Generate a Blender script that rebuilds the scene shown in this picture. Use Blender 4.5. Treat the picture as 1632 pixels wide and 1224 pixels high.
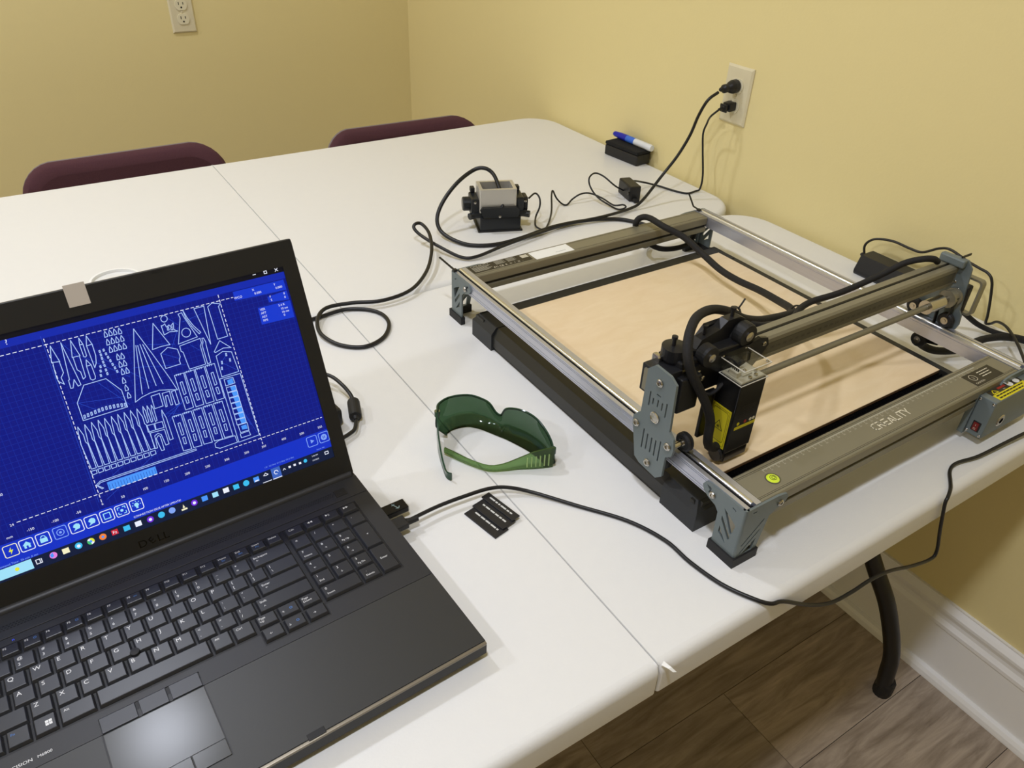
import bpy, bmesh, math, random
from mathutils import Matrix, Vector
random.seed(7)
for o in list(bpy.data.objects): bpy.data.objects.remove(o, do_unlink=True)
scene = bpy.context.scene
COL = scene.collection
H = 0.746          # height of the table top; everything below is written relative to the table top and lifted at the end
EXPOSURE = 0.0

# ---------------------------------------------------------------- camera
cam_d = bpy.data.cameras.new('camera'); cam = bpy.data.objects.new('camera', cam_d); COL.objects.link(cam)
cam_d.sensor_width = 36.0; cam_d.lens = 36.0 * 1227.23 / 1632.0; cam_d.clip_start = 0.01; cam_d.clip_end = 50
right = Vector((0.8410393, -0.5397988, 0.0356374)); down = Vector((-0.2849062, -0.4979749, -0.8190540)); fwd = Vector((0.4598709, 0.6787034, -0.5726085))
cm = Matrix((right, -down, -fwd)).transposed().to_4x4(); cm.translation = Vector((-0.3715, -0.2763, 0.6156 + H))
cam.matrix_world = cm
scene.camera = cam

# ---------------------------------------------------------------- world, light, exposure
w = bpy.data.worlds.new('world'); scene.world = w; w.use_nodes = True
w.node_tree.nodes['Background'].inputs[0].default_value = (0.9, 0.95, 1.0, 1); w.node_tree.nodes['Background'].inputs[1].default_value = 0.02
vs = scene.view_settings; vs.view_transform = 'Standard'; vs.look = 'None'; vs.gamma = 1.0; vs.use_curve_mapping = False; vs.exposure = EXPOSURE
CEIL = 2.0
DOWNLIGHTS = [(-0.50, 1.58), (-0.50, -0.22), (-2.1, 1.58), (-2.1, -0.22)]  # the last two are unseen lamps added for more ambient light
for i, (lx, ly) in enumerate(DOWNLIGHTS):
    ld = bpy.data.lights.new('downlight_lamp', 'AREA'); ld.shape = 'DISK'; ld.size = 0.17; ld.energy = (15.0, 17.6, 15.0, 17.6)[i]; ld.color = (0.955, 1.0, 1.13); ld.spread = math.radians(180)
    lo = bpy.data.objects.new('downlight_lamp', ld); COL.objects.link(lo); lo.location = (lx, ly, CEIL - 0.012)

# ---------------------------------------------------------------- helpers
def S(r, g, b):
    def f(c):
        c /= 255.0
        return c / 12.92 if c <= 0.04045 else ((c + 0.055) / 1.055) ** 2.4
    return (f(r), f(g), f(b))
MATS = {}
def mat(name, col, rough=0.5, metal=0.0, noise=0.0, nscale=40.0, bump=0.0, bscale=300.0, coat=0.0, spec=0.5, stretch=None, trans=0.0, ior=1.45, alpha=1.0):
    if name in MATS: return MATS[name]
    m = bpy.data.materials.new(name); m.use_nodes = True; nt = m.node_tree; N = nt.nodes; Lk = nt.links
    b = N['Principled BSDF']; b.inputs['Base Color'].default_value = (*col, 1); b.inputs['Roughness'].default_value = rough; b.inputs['Metallic'].default_value = metal
    b.inputs['Coat Weight'].default_value = coat; b.inputs['Specular IOR Level'].default_value = spec; b.inputs['Transmission Weight'].default_value = trans; b.inputs['IOR'].default_value = ior; b.inputs['Alpha'].default_value = alpha
    if noise or bump:
        tc = N.new('ShaderNodeTexCoord'); mp = N.new('ShaderNodeMapping'); Lk.new(tc.outputs['Object'], mp.inputs[0])
        if stretch: mp.inputs['Scale'].default_value = stretch
    if noise:
        n = N.new('ShaderNodeTexNoise'); n.inputs['Scale'].default_value = nscale; n.inputs['Detail'].default_value = 5; Lk.new(mp.outputs[0], n.inputs['Vector'])
        mx = N.new('ShaderNodeMix'); mx.data_type = 'RGBA'
        mx.inputs[6].default_value = (*[c * (1 - noise) for c in col], 1); mx.inputs[7].default_value = (*[min(1, c * (1 + noise)) for c in col], 1)
        Lk.new(n.outputs['Fac'], mx.inputs[0]); Lk.new(mx.outputs[2], b.inputs['Base Color'])
    if bump:
        n2 = N.new('ShaderNodeTexNoise'); n2.inputs['Scale'].default_value = bscale; n2.inputs['Detail'].default_value = 3; Lk.new(mp.outputs[0], n2.inputs['Vector'])
        bp = N.new('ShaderNodeBump'); bp.inputs['Strength'].default_value = bump; bp.inputs['Distance'].default_value = 0.001; Lk.new(n2.outputs['Fac'], bp.inputs['Height']); Lk.new(bp.outputs[0], b.inputs['Normal'])
    MATS[name] = m; return m
def emat(name, col, strength=1.0):
    if name in MATS: return MATS[name]
    m = bpy.data.materials.new(name); m.use_nodes = True; b = m.node_tree.nodes['Principled BSDF']
    b.inputs['Base Color'].default_value = (0.004, 0.004, 0.005, 1); b.inputs['Roughness'].default_value = 0.3; b.inputs['Specular IOR Level'].default_value = 0.25
    b.inputs['Emission Color'].default_value = (*col, 1); b.inputs['Emission Strength'].default_value = strength
    MATS[name] = m; return m

WORLD_ROOTS = {}
def thing(name, loc, label, cat, group=None, rotz=0.0, local=False):
    """an Empty at the base of a thing; parts of a non-local thing are written in table coordinates"""
    o = bpy.data.objects.new(name, None); o.empty_display_size = 0.02; COL.objects.link(o)
    o.location = loc; o.rotation_euler = (0, 0, rotz); o['label'] = label; o['category'] = cat
    if group: o['group'] = group
    if not local: WORLD_ROOTS[o.name] = Matrix.Translation(Vector(loc)).inverted()
    return o
def tag(o, label, cat, group=None, kind=None):
    o['label'] = label; o['category'] = cat
    if group: o['group'] = group
    if kind: o['kind'] = kind
    return o
def struct(o): o['kind'] = 'structure'; return o

TXT_CACHE = {}
def text_geo(s):
    if s in TXT_CACHE: return TXT_CACHE[s]
    c = bpy.data.curves.new('t', 'FONT'); c.body = s; c.size = 1.0; c.resolution_u = 3
    ob = bpy.data.objects.new('t', c); me = bpy.data.meshes.new_from_object(ob)
    vs_ = [(v.co.x, v.co.y) for v in me.vertices]; fs = [tuple(p.vertices) for p in me.polygons]
    bpy.data.objects.remove(ob); bpy.data.curves.remove(c); bpy.data.meshes.remove(me)
    TXT_CACHE[s] = (vs_, fs); return TXT_CACHE[s]

def catmull(pts, n=8):
    P = [Vector(p) for p in pts]; P = [P[0] * 2 - P[1]] + P + [P[-1] * 2 - P[-2]]; out = []
    for i in range(1, len(P) - 2):
        a, b, c, d = P[i - 1:i + 3]
        for k in range(n):
            t = k / n
            out.append(0.5 * ((2 * b) + (c - a) * t + (2 * a - 5 * b + 4 * c - d) * t * t + (3 * b - a - 3 * c + d) * t ** 3))
    out.append(P[-2]); return out

class MB:
    def __init__(s, M=None): s.v = []; s.f = []; s.sm = []; s.M = M
    def add(s, vs_, fs, M=None, smooth=False):
        b = len(s.v)
        for p in vs_:
            p = Vector(p) if len(p) == 3 else Vector((p[0], p[1], 0))
            if M is not None: p = M @ p
            if s.M is not None: p = s.M @ p
            s.v.append(tuple(p))
        s.f += [tuple(b + i for i in f) for f in fs]; s.sm += [smooth] * len(fs); return s
    def box(s, x0, x1, y0, y1, z0, z1, bev=0.0, M=None, seg=2):
        if bev <= 0:
            vs_ = [(x, y, z) for z in (z0, z1) for y in (y0, y1) for x in (x0, x1)]
            return s.add(vs_, [(0, 2, 3, 1), (4, 5, 7, 6), (0, 1, 5, 4), (2, 6, 7, 3), (0, 4, 6, 2), (1, 3, 7, 5)], M)
        bm = bmesh.new(); bmesh.ops.create_cube(bm, size=1.0)
        bmesh.ops.scale(bm, vec=(x1 - x0, y1 - y0, z1 - z0), verts=bm.verts); bmesh.ops.translate(bm, vec=((x0 + x1) / 2, (y0 + y1) / 2, (z0 + z1) / 2), verts=bm.verts)
        bmesh.ops.bevel(bm, geom=bm.edges[:], offset=bev, segments=seg, affect='EDGES', profile=0.5)
        bm.verts.index_update(); vs_ = [tuple(v.co) for v in bm.verts]; fs = [tuple(v.index for v in f.verts) for f in bm.faces]; bm.free()
        return s.add(vs_, fs, M)
    def prism(s, poly, a0, a1, axis='z', M=None, smooth=False):
        """polygon in the two other axes (order x,y,z) drawn out along axis"""
        def mk(p, a): return (p[0], p[1], a) if axis == 'z' else ((p[0], a, p[1]) if axis == 'y' else (a, p[0], p[1]))
        n = len(poly); vs_ = [mk(p, a0) for p in poly] + [mk(p, a1) for p in poly]
        fs = [tuple(range(n)), tuple(range(2 * n - 1, n - 1, -1))]
        s.add(vs_, fs, M); b = len(s.v) - 2 * n
        s.f += [(b + i, b + (i + 1) % n, b + n + (i + 1) % n, b + n + i) for i in range(n)]; s.sm += [smooth] * n
        return s
    def plate(s, outline, holes, a0, a1, axis='z', M=None):
        """flat plate with real openings"""
        cu = bpy.data.curves.new('p', 'CURVE'); cu.dimensions = '2D'; cu.fill_mode = 'BOTH'; cu.extrude = abs(a1 - a0) / 2
        for poly in [outline] + list(holes):
            sp = cu.splines.new('POLY'); sp.points.add(len(poly) - 1); sp.use_cyclic_u = True
            for q, p in zip(sp.points, poly): q.co = (p[0], p[1], 0, 1)
        ob = bpy.data.objects.new('p', cu); me = bpy.data.meshes.new_from_object(ob)
        mid = (a0 + a1) / 2; vs_ = []
        for v in me.vertices:
            x, y, z = v.co; z += mid
            vs_.append((x, y, z) if axis == 'z' else ((x, z, y) if axis == 'y' else (z, x, y)))
        fs = [tuple(p.vertices) for p in me.polygons]
        bpy.data.objects.remove(ob); bpy.data.curves.remove(cu); bpy.data.meshes.remove(me)
        return s.add(vs_, fs, M)
    def tube(s, pts, r, n=8, smooth=True, spline=6, caps=True, M=None):
        P = catmull(pts, spline) if spline and len(pts) > 2 else [Vector(p) for p in pts]
        R = r if callable(r) else (lambda t: r)
        T = []
        for i in range(len(P)):
            d = P[min(i + 1, len(P) - 1)] - P[max(i - 1, 0)]; T.append(d.normalized() if d.length > 1e-9 else Vector((0, 0, 1)))
        u = T[0].orthogonal().normalized(); vs_ = []; fs = []
        for i, p in enumerate(P):
            u = (u - T[i] * u.dot(T[i])).normalized(); w_ = T[i].cross(u); rr = R(i / (len(P) - 1))
            for k in range(n): a = 2 * math.pi * k / n; vs_.append(tuple(p + (u * math.cos(a) + w_ * math.sin(a)) * rr))
        for i in range(len(P) - 1):
            for k in range(n): k2 = (k + 1) % n; fs.append((i * n + k, i * n + k2, (i + 1) * n + k2, (i + 1) * n + k))
        s.add(vs_, fs, M, smooth)
        if caps: s.add(vs_[:n], [tuple(range(n - 1, -1, -1))], M); s.add(vs_[-n:], [tuple(range(n))], M)
        return s
    def cyl(s, p0, p1, r, n=16, r1=None, M=None):
        r1 = r if r1 is None else r1
        return s.tube([p0, p1], lambda t: r + (r1 - r) * t, n, True, 0, True, M)
    def lathe(s, prof, c, axis, n=20, M=None):
        """profile of (radius, distance along axis) turned about axis through c"""
        a = Vector(axis).normalized(); u = a.orthogonal().normalized(); w_ = a.cross(u); c = Vector(c); vs_ = []; fs = []
        for r, h in prof:
            for k in range(n): t = 2 * math.pi * k / n; vs_.append(tuple(c + a * h + (u * math.cos(t) + w_ * math.sin(t)) * r))
        m = len(prof)
        for i in range(m - 1):
            for k in range(n): k2 = (k + 1) % n; fs.append((i * n + k, i * n + k2, (i + 1) * n + k2, (i + 1) * n + k))
        s.add(vs_, fs, M, False)
        if prof[0] == prof[-1]: return s
        if prof[0][0] > 1e-6: s.add(vs_[:n], [tuple(range(n - 1, -1, -1))], M)
        if prof[-1][0] > 1e-6: s.add(vs_[-n:], [tuple(range(n))], M)
        return s
    def text(s, body, M, cap, al='C', sx=1.0):
        vs_, fs = text_geo(body)
        if not vs_: return s
        k = cap / 0.69; xs = [v[0] for v in vs_]; ys = 0.345
        x0 = {'C': (min(xs) + max(xs)) / 2, 'L': min(xs), 'R': max(xs)}[al]
        return s.add([((x - x0) * k * sx, (y - ys) * k, 0) for x, y in vs_], fs, M)
    def build(s, name, m, parent=None, kind=None, label=None):
        me = bpy.data.meshes.new(name); me.from_pydata(s.v, [], s.f); me.materials.append(MATS[m] if isinstance(m, str) else m)
        me.polygons.foreach_set('use_smooth', s.sm)
        if any(s.sm): me.set_sharp_from_angle(angle=math.radians(45))
        bm = bmesh.new(); bm.from_mesh(me); bmesh.ops.recalc_face_normals(bm, faces=bm.faces[:]); bm.to_mesh(me); bm.free()
        o = bpy.data.objects.new(name, me); COL.objects.link(o)
        if parent is not None:
            o.parent = parent
            if parent.name in WORLD_ROOTS: o.matrix_parent_inverse = WORLD_ROOTS[parent.name]
        if kind: o['kind'] = kind
        if label: o['label'] = label
        return o
def clone(o, parent, name=None, dx=Vector((0, 0, 0))):
    c = o.copy(); COL.objects.link(c); c.parent = parent; c.location = c.location + Vector(dx); return c
def copy_tree(o, parent=None):
    c = o.copy(); COL.objects.link(c)
    if parent is not None: c.parent = parent
    for ch in o.children: copy_tree(ch, c)
    return c
def rrect(x0, x1, y0, y1, r, n=6, rs=None):
    """rounded rectangle outline; rs = radii for (x1y1, x0y1, x0y0, x1y0)"""
    rs = rs or (r, r, r, r); out = []
    for (cx, cy, a0), q in zip(((x1, y1, 0), (x0, y1, 90), (x0, y0, 180), (x1, y0, 270)), rs):
        sx = 1 if cx == x1 else -1; sy = 1 if cy == y1 else -1
        for k in range(n + 1):
            a = math.radians(a0 + 90 * k / n); out.append((cx - sx * q + q * math.cos(a), cy - sy * q + q * math.sin(a)))
    return out
def slab(mb, poly, z0, z1, r, n=4, M=None, seam=None):
    """plate with a rounded upper edge"""
    c = len(poly); nrm = []
    for i in range(c):
        a = Vector(poly[i - 1]); b = Vector(poly[i]); d = Vector(poly[(i + 1) % c]); e1 = (b - a); e2 = (d - b)
        if e1.length < 1e-9: e1 = e2
        if e2.length < 1e-9: e2 = e1
        t = (e1.normalized() + e2.normalized()); t = t.normalized() if t.length > 1e-9 else e1.normalized(); nrm.append(Vector((t.y, -t.x)))
    rings = [(0.0, z0)] + [(r * (1 - math.cos(math.radians(90 * k / n))), z1 - r + r * math.sin(math.radians(90 * k / n))) for k in range(n + 1)]
    vs_ = []; fs = []
    for ins, z in rings:
        for p, q in zip(poly, nrm):
            kx = 0.06 if seam is not None and abs(p[0] - seam) < 0.008 else 1.0
            vs_.append((p[0] - q.x * ins * kx, p[1] - q.y * ins, z))
    m = len(rings)
    for i in range(m - 1):
        for k in range(c): k2 = (k + 1) % c; fs.append((i * c + k, i * c + k2, (i + 1) * c + k2, (i + 1) * c + k))
    fs.append(tuple(range(c - 1, -1, -1)))
    mb.add(vs_, fs, M, True); mb.add([vs_[(m - 1) * c + k] for k in range(c)], [tuple(range(c))], M, False); return mb
def rotz(a, loc=(0, 0, 0)): return Matrix.Translation(Vector(loc)) @ Matrix.Rotation(a, 4, 'Z')
def frame(o, x, y):
    """matrix with origin o, local X along x and local Y along y"""
    x = Vector(x).normalized(); y = Vector(y).normalized(); z = x.cross(y); m = Matrix((x, y, z)).transposed().to_4x4(); m.translation = Vector(o); return m

# ================================================================ materials
def wall_mat():
    m = mat('wall_paint', S(232, 216, 158), 0.5, bump=0.25, bscale=180); return m
wall_mat()
mat('ceiling_white', S(245, 244, 240), 0.8); mat('trim_white', S(244, 243, 242), 0.35)
mat('table_plastic', S(229, 228, 225), 0.38, noise=0.012, nscale=60, bump=0.12, bscale=500)
mat('leg_black', S(26, 25, 24), 0.35); mat('black_plastic', S(28, 28, 30), 0.42); mat('black_gloss', S(16, 16, 18), 0.18); mat('rubber_black', S(26, 26, 27), 0.6)
mat('ivory', S(222, 212, 180), 0.35); mat('ivory_light', S(228, 220, 190), 0.3); mat('dark_slot', S(35, 28, 15), 0.7)
mat('burgundy_fabric', S(80, 47, 54), 0.95, noise=0.25, nscale=500, bump=0.5, bscale=900); mat('chair_metal', S(150, 145, 150), 0.35, 0.7); mat('chair_shell', S(120, 112, 118), 0.5)
def plank_mat():
    m = bpy.data.materials.new('vinyl_plank'); m.use_nodes = True; nt = m.node_tree; N = nt.nodes; L = nt.links; b = N['Principled BSDF']; b.inputs['Roughness'].default_value = 0.45
    tc = N.new('ShaderNodeTexCoord'); oi = N.new('ShaderNodeObjectInfo'); mp = N.new('ShaderNodeMapping'); mp.inputs['Scale'].default_value = (2.0, 16.0, 1.0)
    L.new(tc.outputs['Object'], mp.inputs[0]); cb = N.new('ShaderNodeCombineXYZ'); mu = N.new('ShaderNodeMath'); mu.operation = 'MULTIPLY'; mu.inputs[1].default_value = 37.0
    L.new(oi.outputs['Random'], mu.inputs[0]); L.new(mu.outputs[0], cb.inputs[0]); L.new(mu.outputs[0], cb.inputs[2]); L.new(cb.outputs[0], mp.inputs['Location'])
    n = N.new('ShaderNodeTexNoise'); n.inputs['Scale'].default_value = 3.0; n.inputs['Detail'].default_value = 9; n.inputs['Roughness'].default_value = 0.65; n.inputs['Distortion'].default_value = 0.6; L.new(mp.outputs[0], n.inputs['Vector'])
    r = N.new('ShaderNodeValToRGB'); r.color_ramp.elements[0].color = (*S(140, 124, 106), 1); r.color_ramp.elements[1].color = (*S(212, 194, 174), 1); r.color_ramp.elements[0].position = 0.3; r.color_ramp.elements[1].position = 0.72
    L.new(n.outputs['Fac'], r.inputs[0]); hs = N.new('ShaderNodeHueSaturation'); mr = N.new('ShaderNodeMapRange'); mr.inputs[3].default_value = 0.72; mr.inputs[4].default_value = 1.1
    L.new(oi.outputs['Random'], mr.inputs[0]); L.new(mr.outputs[0], hs.inputs['Value']); L.new(r.outputs[0], hs.inputs['Color']); L.new(hs.outputs[0], b.inputs['Base Color'])
    MATS['vinyl_plank'] = m
plank_mat(); mat('floor_joint', S(40, 34, 30), 0.8)

# ================================================================ the room
XW, YB, XL, YF, FL = 0.918, 2.3689, -3.3, -3.6, -H
struct(MB().box(XW, XW + 0.12, YF, YB + 0.12, FL, CEIL + 0.1).build('wall_right', 'wall_paint'))
struct(MB().box(XL, XW, YB, YB + 0.12, FL, CEIL + 0.1).build('wall_back', 'wall_paint'))
struct(MB().box(XL - 0.12, XL, YF, YB + 0.12, FL, CEIL + 0.1).build('wall_left', 'wall_paint'))
struct(MB().box(XL, XW, YF - 0.12, YF, FL, CEIL + 0.1).build('wall_front', 'wall_paint'))
ceiling = struct(MB().box(XL, XW, YF, YB, CEIL, CEIL + 0.1).build('ceiling', 'ceiling_white'))
mat('lamp_trim', S(240, 238, 232), 0.4); emat('lamp_lens', (0.955, 1.0, 1.13), 6.0)
for (lx, ly), where in zip(DOWNLIGHTS, ('above the far table', 'above the laptop on the near table', 'added for ambience in the far left of the room', 'added for ambience in the near left of the room')):
    t = thing('recessed_downlight', (lx, ly, CEIL - 0.014), 'round white recessed ceiling downlight ' + where, 'ceiling light', 'downlights in the ceiling')
    MB().lathe([(0.087, 0.0), (0.1, 0.004), (0.1, 0.014), (0.087, 0.014), (0.087, 0.0)], (lx, ly, CEIL - 0.014), (0, 0, 1), 32).build('trim_ring', 'lamp_trim', t)
    MB().lathe([(0.0, 0.0), (0.087, 0.0)], (lx, ly, CEIL - 0.006), (0, 0, 1), 32).build('lens', 'lamp_lens', t)
# floor: planks laid across the room, each its own piece
floor = struct(MB().box(XL, XW, YF, YB, FL - 0.02, FL - 0.0016).build('floor', 'floor_joint'))
PW = 0.1825; row0 = 0.0455 - PW * 17; rr = random.Random(3)
plank_mesh = {}
for r in range(32):
    y0 = row0 + r * PW
    if y0 > YB or y0 + PW < YF: continue
    y1 = min(y0 + PW, YB); y0 = max(y0, YF); k = round((y0 - 0.0455) / PW)
    off = 0.508 - 1.22 if k == 0 else (0.508 - 1.22 + 0.41 * ((k * 2) % 3) + 0.1 * (k % 2))
    x = off - 1.22 * math.ceil((off - XL) / 1.22)
    while x < XW:
        a, b = max(x, XL), min(x + 1.22, XW)
        if b - a > 0.02:
            key = (round(b - a, 3), round(y1 - y0, 3))
            if key not in plank_mesh:
                o = MB().box(-(b - a) / 2 + 0.0006, (b - a) / 2 - 0.0006, -(y1 - y0) / 2 + 0.0006, (y1 - y0) / 2 - 0.0006, -0.0016, 0.0).build('plank', 'vinyl_plank', floor); plank_mesh[key] = o.data
            else:
                o = bpy.data.objects.new('plank', plank_mesh[key]); COL.objects.link(o); o.parent = floor
            o.location = ((a + b) / 2, (y0 + y1) / 2, FL)
        x += 1.22
def baseboard(name, p0, p1, inward):
    d = (Vector(p1) - Vector(p0)); ln = d.length; inward = Vector(inward)
    prof = [(0, 0), (0.030, 0), (0.030, 0.004), (0.0285, 0.012), (0.024, 0.019), (0.018, 0.022), (0.016, 0.022), (0.016, 0.128), (0.0185, 0.131), (0.0185, 0.139), (0.0165, 0.142), (0.013, 0.148), (0.0125, 0.156), (0.0155, 0.166), (0.0155, 0.172), (0.011, 0.178), (0.006, 0.184), (0.006, 0.187), (0, 0.187)]
    M = frame((p0[0], p0[1], FL), inward, (0, 0, 1)); sgn = 1 if d.dot(inward.cross(Vector((0, 0, 1)))) > 0 else -1
    struct(MB().prism(prof, 0, sgn * ln, 'z', M).build(name, 'trim_white'))
baseboard('baseboard_right', (XW, YF, 0), (XW, YB, 0), (-1, 0, 0)); baseboard('baseboard_back', (XL, YB, 0), (XW, YB, 0), (0, -1, 0))
baseboard('baseboard_left', (XL, YF, 0), (XL, YB, 0), (1, 0, 0)); baseboard('baseboard_front', (XL, YF, 0), (XW, YF, 0), (0, 1, 0))

# ================================================================ wall outlets
def outlet(M, label):
    t = thing('wall_outlet', M @ Vector((0, -0.057, 0)), label, 'outlet', 'duplex outlets on the walls')
    pl = MB()
    x, y = 0.035, 0.057; b = 0.004
    pl.add([(-x, -y, 0), (x, -y, 0), (x, y, 0), (-x, y, 0), (-x, -y, .0025), (x, -y, .0025), (x, y, .0025), (-x, y, .0025), (-x + b, -y + b, .006), (x - b, -y + b, .006), (x - b, y - b, .006), (-x + b, y - b, .006)],
           [(0, 1, 5, 4), (1, 2, 6, 5), (2, 3, 7, 6), (3, 0, 4, 7), (4, 5, 9, 8), (5, 6, 10, 9), (6, 7, 11, 10), (7, 4, 8, 11), (8, 9, 10, 11)], M)
    pl.build('cover_plate', 'ivory', t)
    MB().lathe([(0.0035, 0.0055), (0.0035, 0.0066), (0.002, 0.0072), (0, 0.0072)], M.translation, M.col[2][:3], 12).build('screw', 'ivory', t)
    for s in (1, -1):
        cy = s * 0.0193; w = 0.0172; h = 0.0142
        poly = [(w * math.cos(a) * 1.0, max(-h, min(h, w * math.sin(a)))) for a in [math.radians(12 * k) for k in range(30)]]
        f = MB().prism([(p[0], p[1] + cy) for p in poly], 0.004, 0.0082, 'z', M).build('receptacle', 'ivory_light', t)
        for dx, hh in ((-0.0063, 0.0040), (0.0063, 0.0034)):
            MB().box(dx - 0.0011, dx + 0.0011, cy + 0.0045 - hh, cy + 0.0045 + hh, 0.0078, 0.0084, 0, M).build('slot', 'dark_slot', f)
        MB().prism([(0.0026 * math.cos(a), cy - 0.0065 + 0.0026 * math.sin(a)) for a in [math.radians(30 * k) for k in range(12)]], 0.0078, 0.0084, 'z', M).build('slot', 'dark_slot', f)
    return t
outlet(frame((XW, 0.8461, 0.2110), (0, -1, 0), (0, 0, 1)), 'ivory outlet on the right wall with two black plugs in it')
outlet(frame((0.1722, YB, 0.1747), (1, 0, 0), (0, 0, 1)), 'empty ivory outlet high on the back wall, cut by the picture edge')

# ================================================================ folding tables
def folding_table(name, x_mid, y0, y1, label):
    t = thing(name, (x_mid, (y0 + y1) / 2, FL), label, 'table', 'white folding tables pushed together')
    hl = 0.911
    for s in (-1, 1):
        xi, xo = x_mid + s * 0.0003, x_mid + s * hl
        xa, xb = min(xi, xo), max(xi, xo); R, q = 0.085, 0.004
        rs = (R, q, q, R) if s > 0 else (q, R, R, q)
        slab(MB(), rrect(xa, xb, y0, y1, R, 8, rs), -0.038, 0.0, 0.011, 5, None, xi).build('tabletop_half', 'table_plastic', t)
        # wishbone leg frame under this half
        for e in (-1, 1):
            ym = (y0 + y1) / 2; hy = (y1 - y0) / 2
            def P(x, k, z): return (x_mid + s * x, ym + e * hy * k, z)
            MB().tube([P(0.66, 0.22, -0.045), P(0.69, 0.30, -0.17), P(0.715, 0.42, -0.31), P(0.745, 0.585, -0.44), P(0.763, 0.70, -0.52), P(0.777, 0.795, -0.62), P(0.782, 0.82, -0.69), P(0.788, 0.83, FL + 0.004)], 0.0155, 12).build('leg', 'leg_black', t)
            MB().lathe([(0.0, 0), (0.017, 0.0), (0.0185, 0.01), (0.0185, 0.035), (0.016, 0.04)], P(0.788, 0.83, FL), (0, 0, 1), 14).build('leg_cap', 'rubber_black', t)
        MB().tube([(x_mid + s * 0.69, ym - hy * 0.30, -0.17), (x_mid + s * 0.69, ym + hy * 0.30, -0.17)], 0.011, 10, True, 0).build('cross_bar', 'leg_black', t)
        MB().tube([(x_mid + s * 0.69, ym, -0.17), (x_mid + s * 0.25, ym, -0.045)], 0.009, 10, True, 0).build('brace', 'leg_black', t)
        MB().box(x_mid + s * 0.66 - 0.03, x_mid + s * 0.66 + 0.03, ym - 0.2, ym + 0.2, -0.06, -0.036).build('hinge_bracket', 'leg_black', t)
    return t
tb = folding_table('folding_table', 0.0, 0.7625, 1.524, 'far white folding table holding the air pump and eraser')
ta = folding_table('folding_table', -0.004, 0.0, 0.7605, 'near white folding table holding the laptop and engraver')
mat('chip_white', S(250, 250, 248), 0.6)
MB().add([(-0.0035, 0.002, 0.0005), (0.001, 0.004, 0.0012), (0.004, -0.004, -0.001), (0.007, -0.0085, -0.005), (0.003, -0.0075, -0.0035), (0.000, -0.004, -0.0005)], [(0, 1, 2, 5), (2, 3, 4, 5)], Matrix.Translation((0.001, 0.0005, 0.0004))).build('edge_burr', 'chip_white', ta, label='torn white plastic burr on the table seam')

# ================================================================ chairs
def chair(loc, rot, label):
    t = thing('stacking_chair', loc, label, 'chair', 'burgundy chairs behind the far table', rot, True)
    top = 0.752
    bk = MB(); rings = []
    # padded back, bowed, with round corners (local: x across, y out of the back, z up)
    out = rrect(-0.222, 0.222, 0.42, top, 0.07, 7); n = len(out); ctr = (0, 0.58)
    for ins, dy in ((0.022, -0.022), (0.006, -0.017), (0.0, -0.006), (0.0, 0.004), (0.008, 0.012)):
        for p in out:
            fx = (p[0] - ctr[0]); fz = (p[1] - ctr[1]); kx = 1 - ins / 0.222; kz = 1 - ins / 0.15
            x, z = ctr[0] + fx * kx, ctr[1] + fz * kz
            rings.append((x, dy + 0.045 * (x / 0.222) ** 2 * -1 + 0.12 * (z - 0.42), z))
    fs = [(i * n + k, i * n + (k + 1) % n, (i + 1) * n + (k + 1) % n, (i + 1) * n + k) for i in range(4) for k in range(n)] + [tuple(range(n)), tuple(range(5 * n - 1, 4 * n - 1, -1))]
    bk.add(rings, fs, None, True); bk.build('backrest', 'burgundy_fabric', t)
    sh = MB(); rg = []
    for ins, dy in ((0.001, 0.006), (0.001, 0.014), (0.012, 0.02)):
        for p in out:
            kx = 1 - ins / 0.222; kz = 1 - ins / 0.15; x, z = p[0] * kx, ctr[1] + (p[1] - ctr[1]) * kz
            rg.append((x, dy - 0.045 * (x / 0.222) ** 2 + 0.12 * (z - 0.42), z))
    sh.add(rg, [(i * n + k, i * n + (k + 1) % n, (i + 1) * n + (k + 1) % n, (i + 1) * n + k) for i in range(2) for k in range(n)] + [tuple(range(3 * n - 1, 2 * n - 1, -1))], None, True); sh.build('back_shell', 'chair_shell', t)
    slab(MB(), rrect(-0.22, 0.22, -0.45, -0.02, 0.07, 6), 0.41, 0.46, 0.022, 4).build('seat', 'burgundy_fabric', t)
    for s in (-1, 1):
        MB().tube([(s * 0.19, 0.03, 0.62), (s * 0.20, 0.0, 0.44), (s * 0.205, 0.01, 0.41), (s * 0.21, 0.05, 0.012)], 0.011, 10).build('leg', 'chair_metal', t)
        MB().tube([(s * 0.205, 0.0, 0.405), (s * 0.21, -0.40, 0.40), (s * 0.21, -0.43, 0.37), (s * 0.215, -0.46, 0.012)], 0.011, 10).build('leg', 'chair_metal', t)
    return t
chair((-0.160, 1.655, FL), 0.02, 'burgundy padded chair at left, behind the laptop, showing most of its back')
chair((0.515, 1.585, FL), -0.03, 'burgundy padded chair near the wall corner, only its top edge showing')

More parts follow.
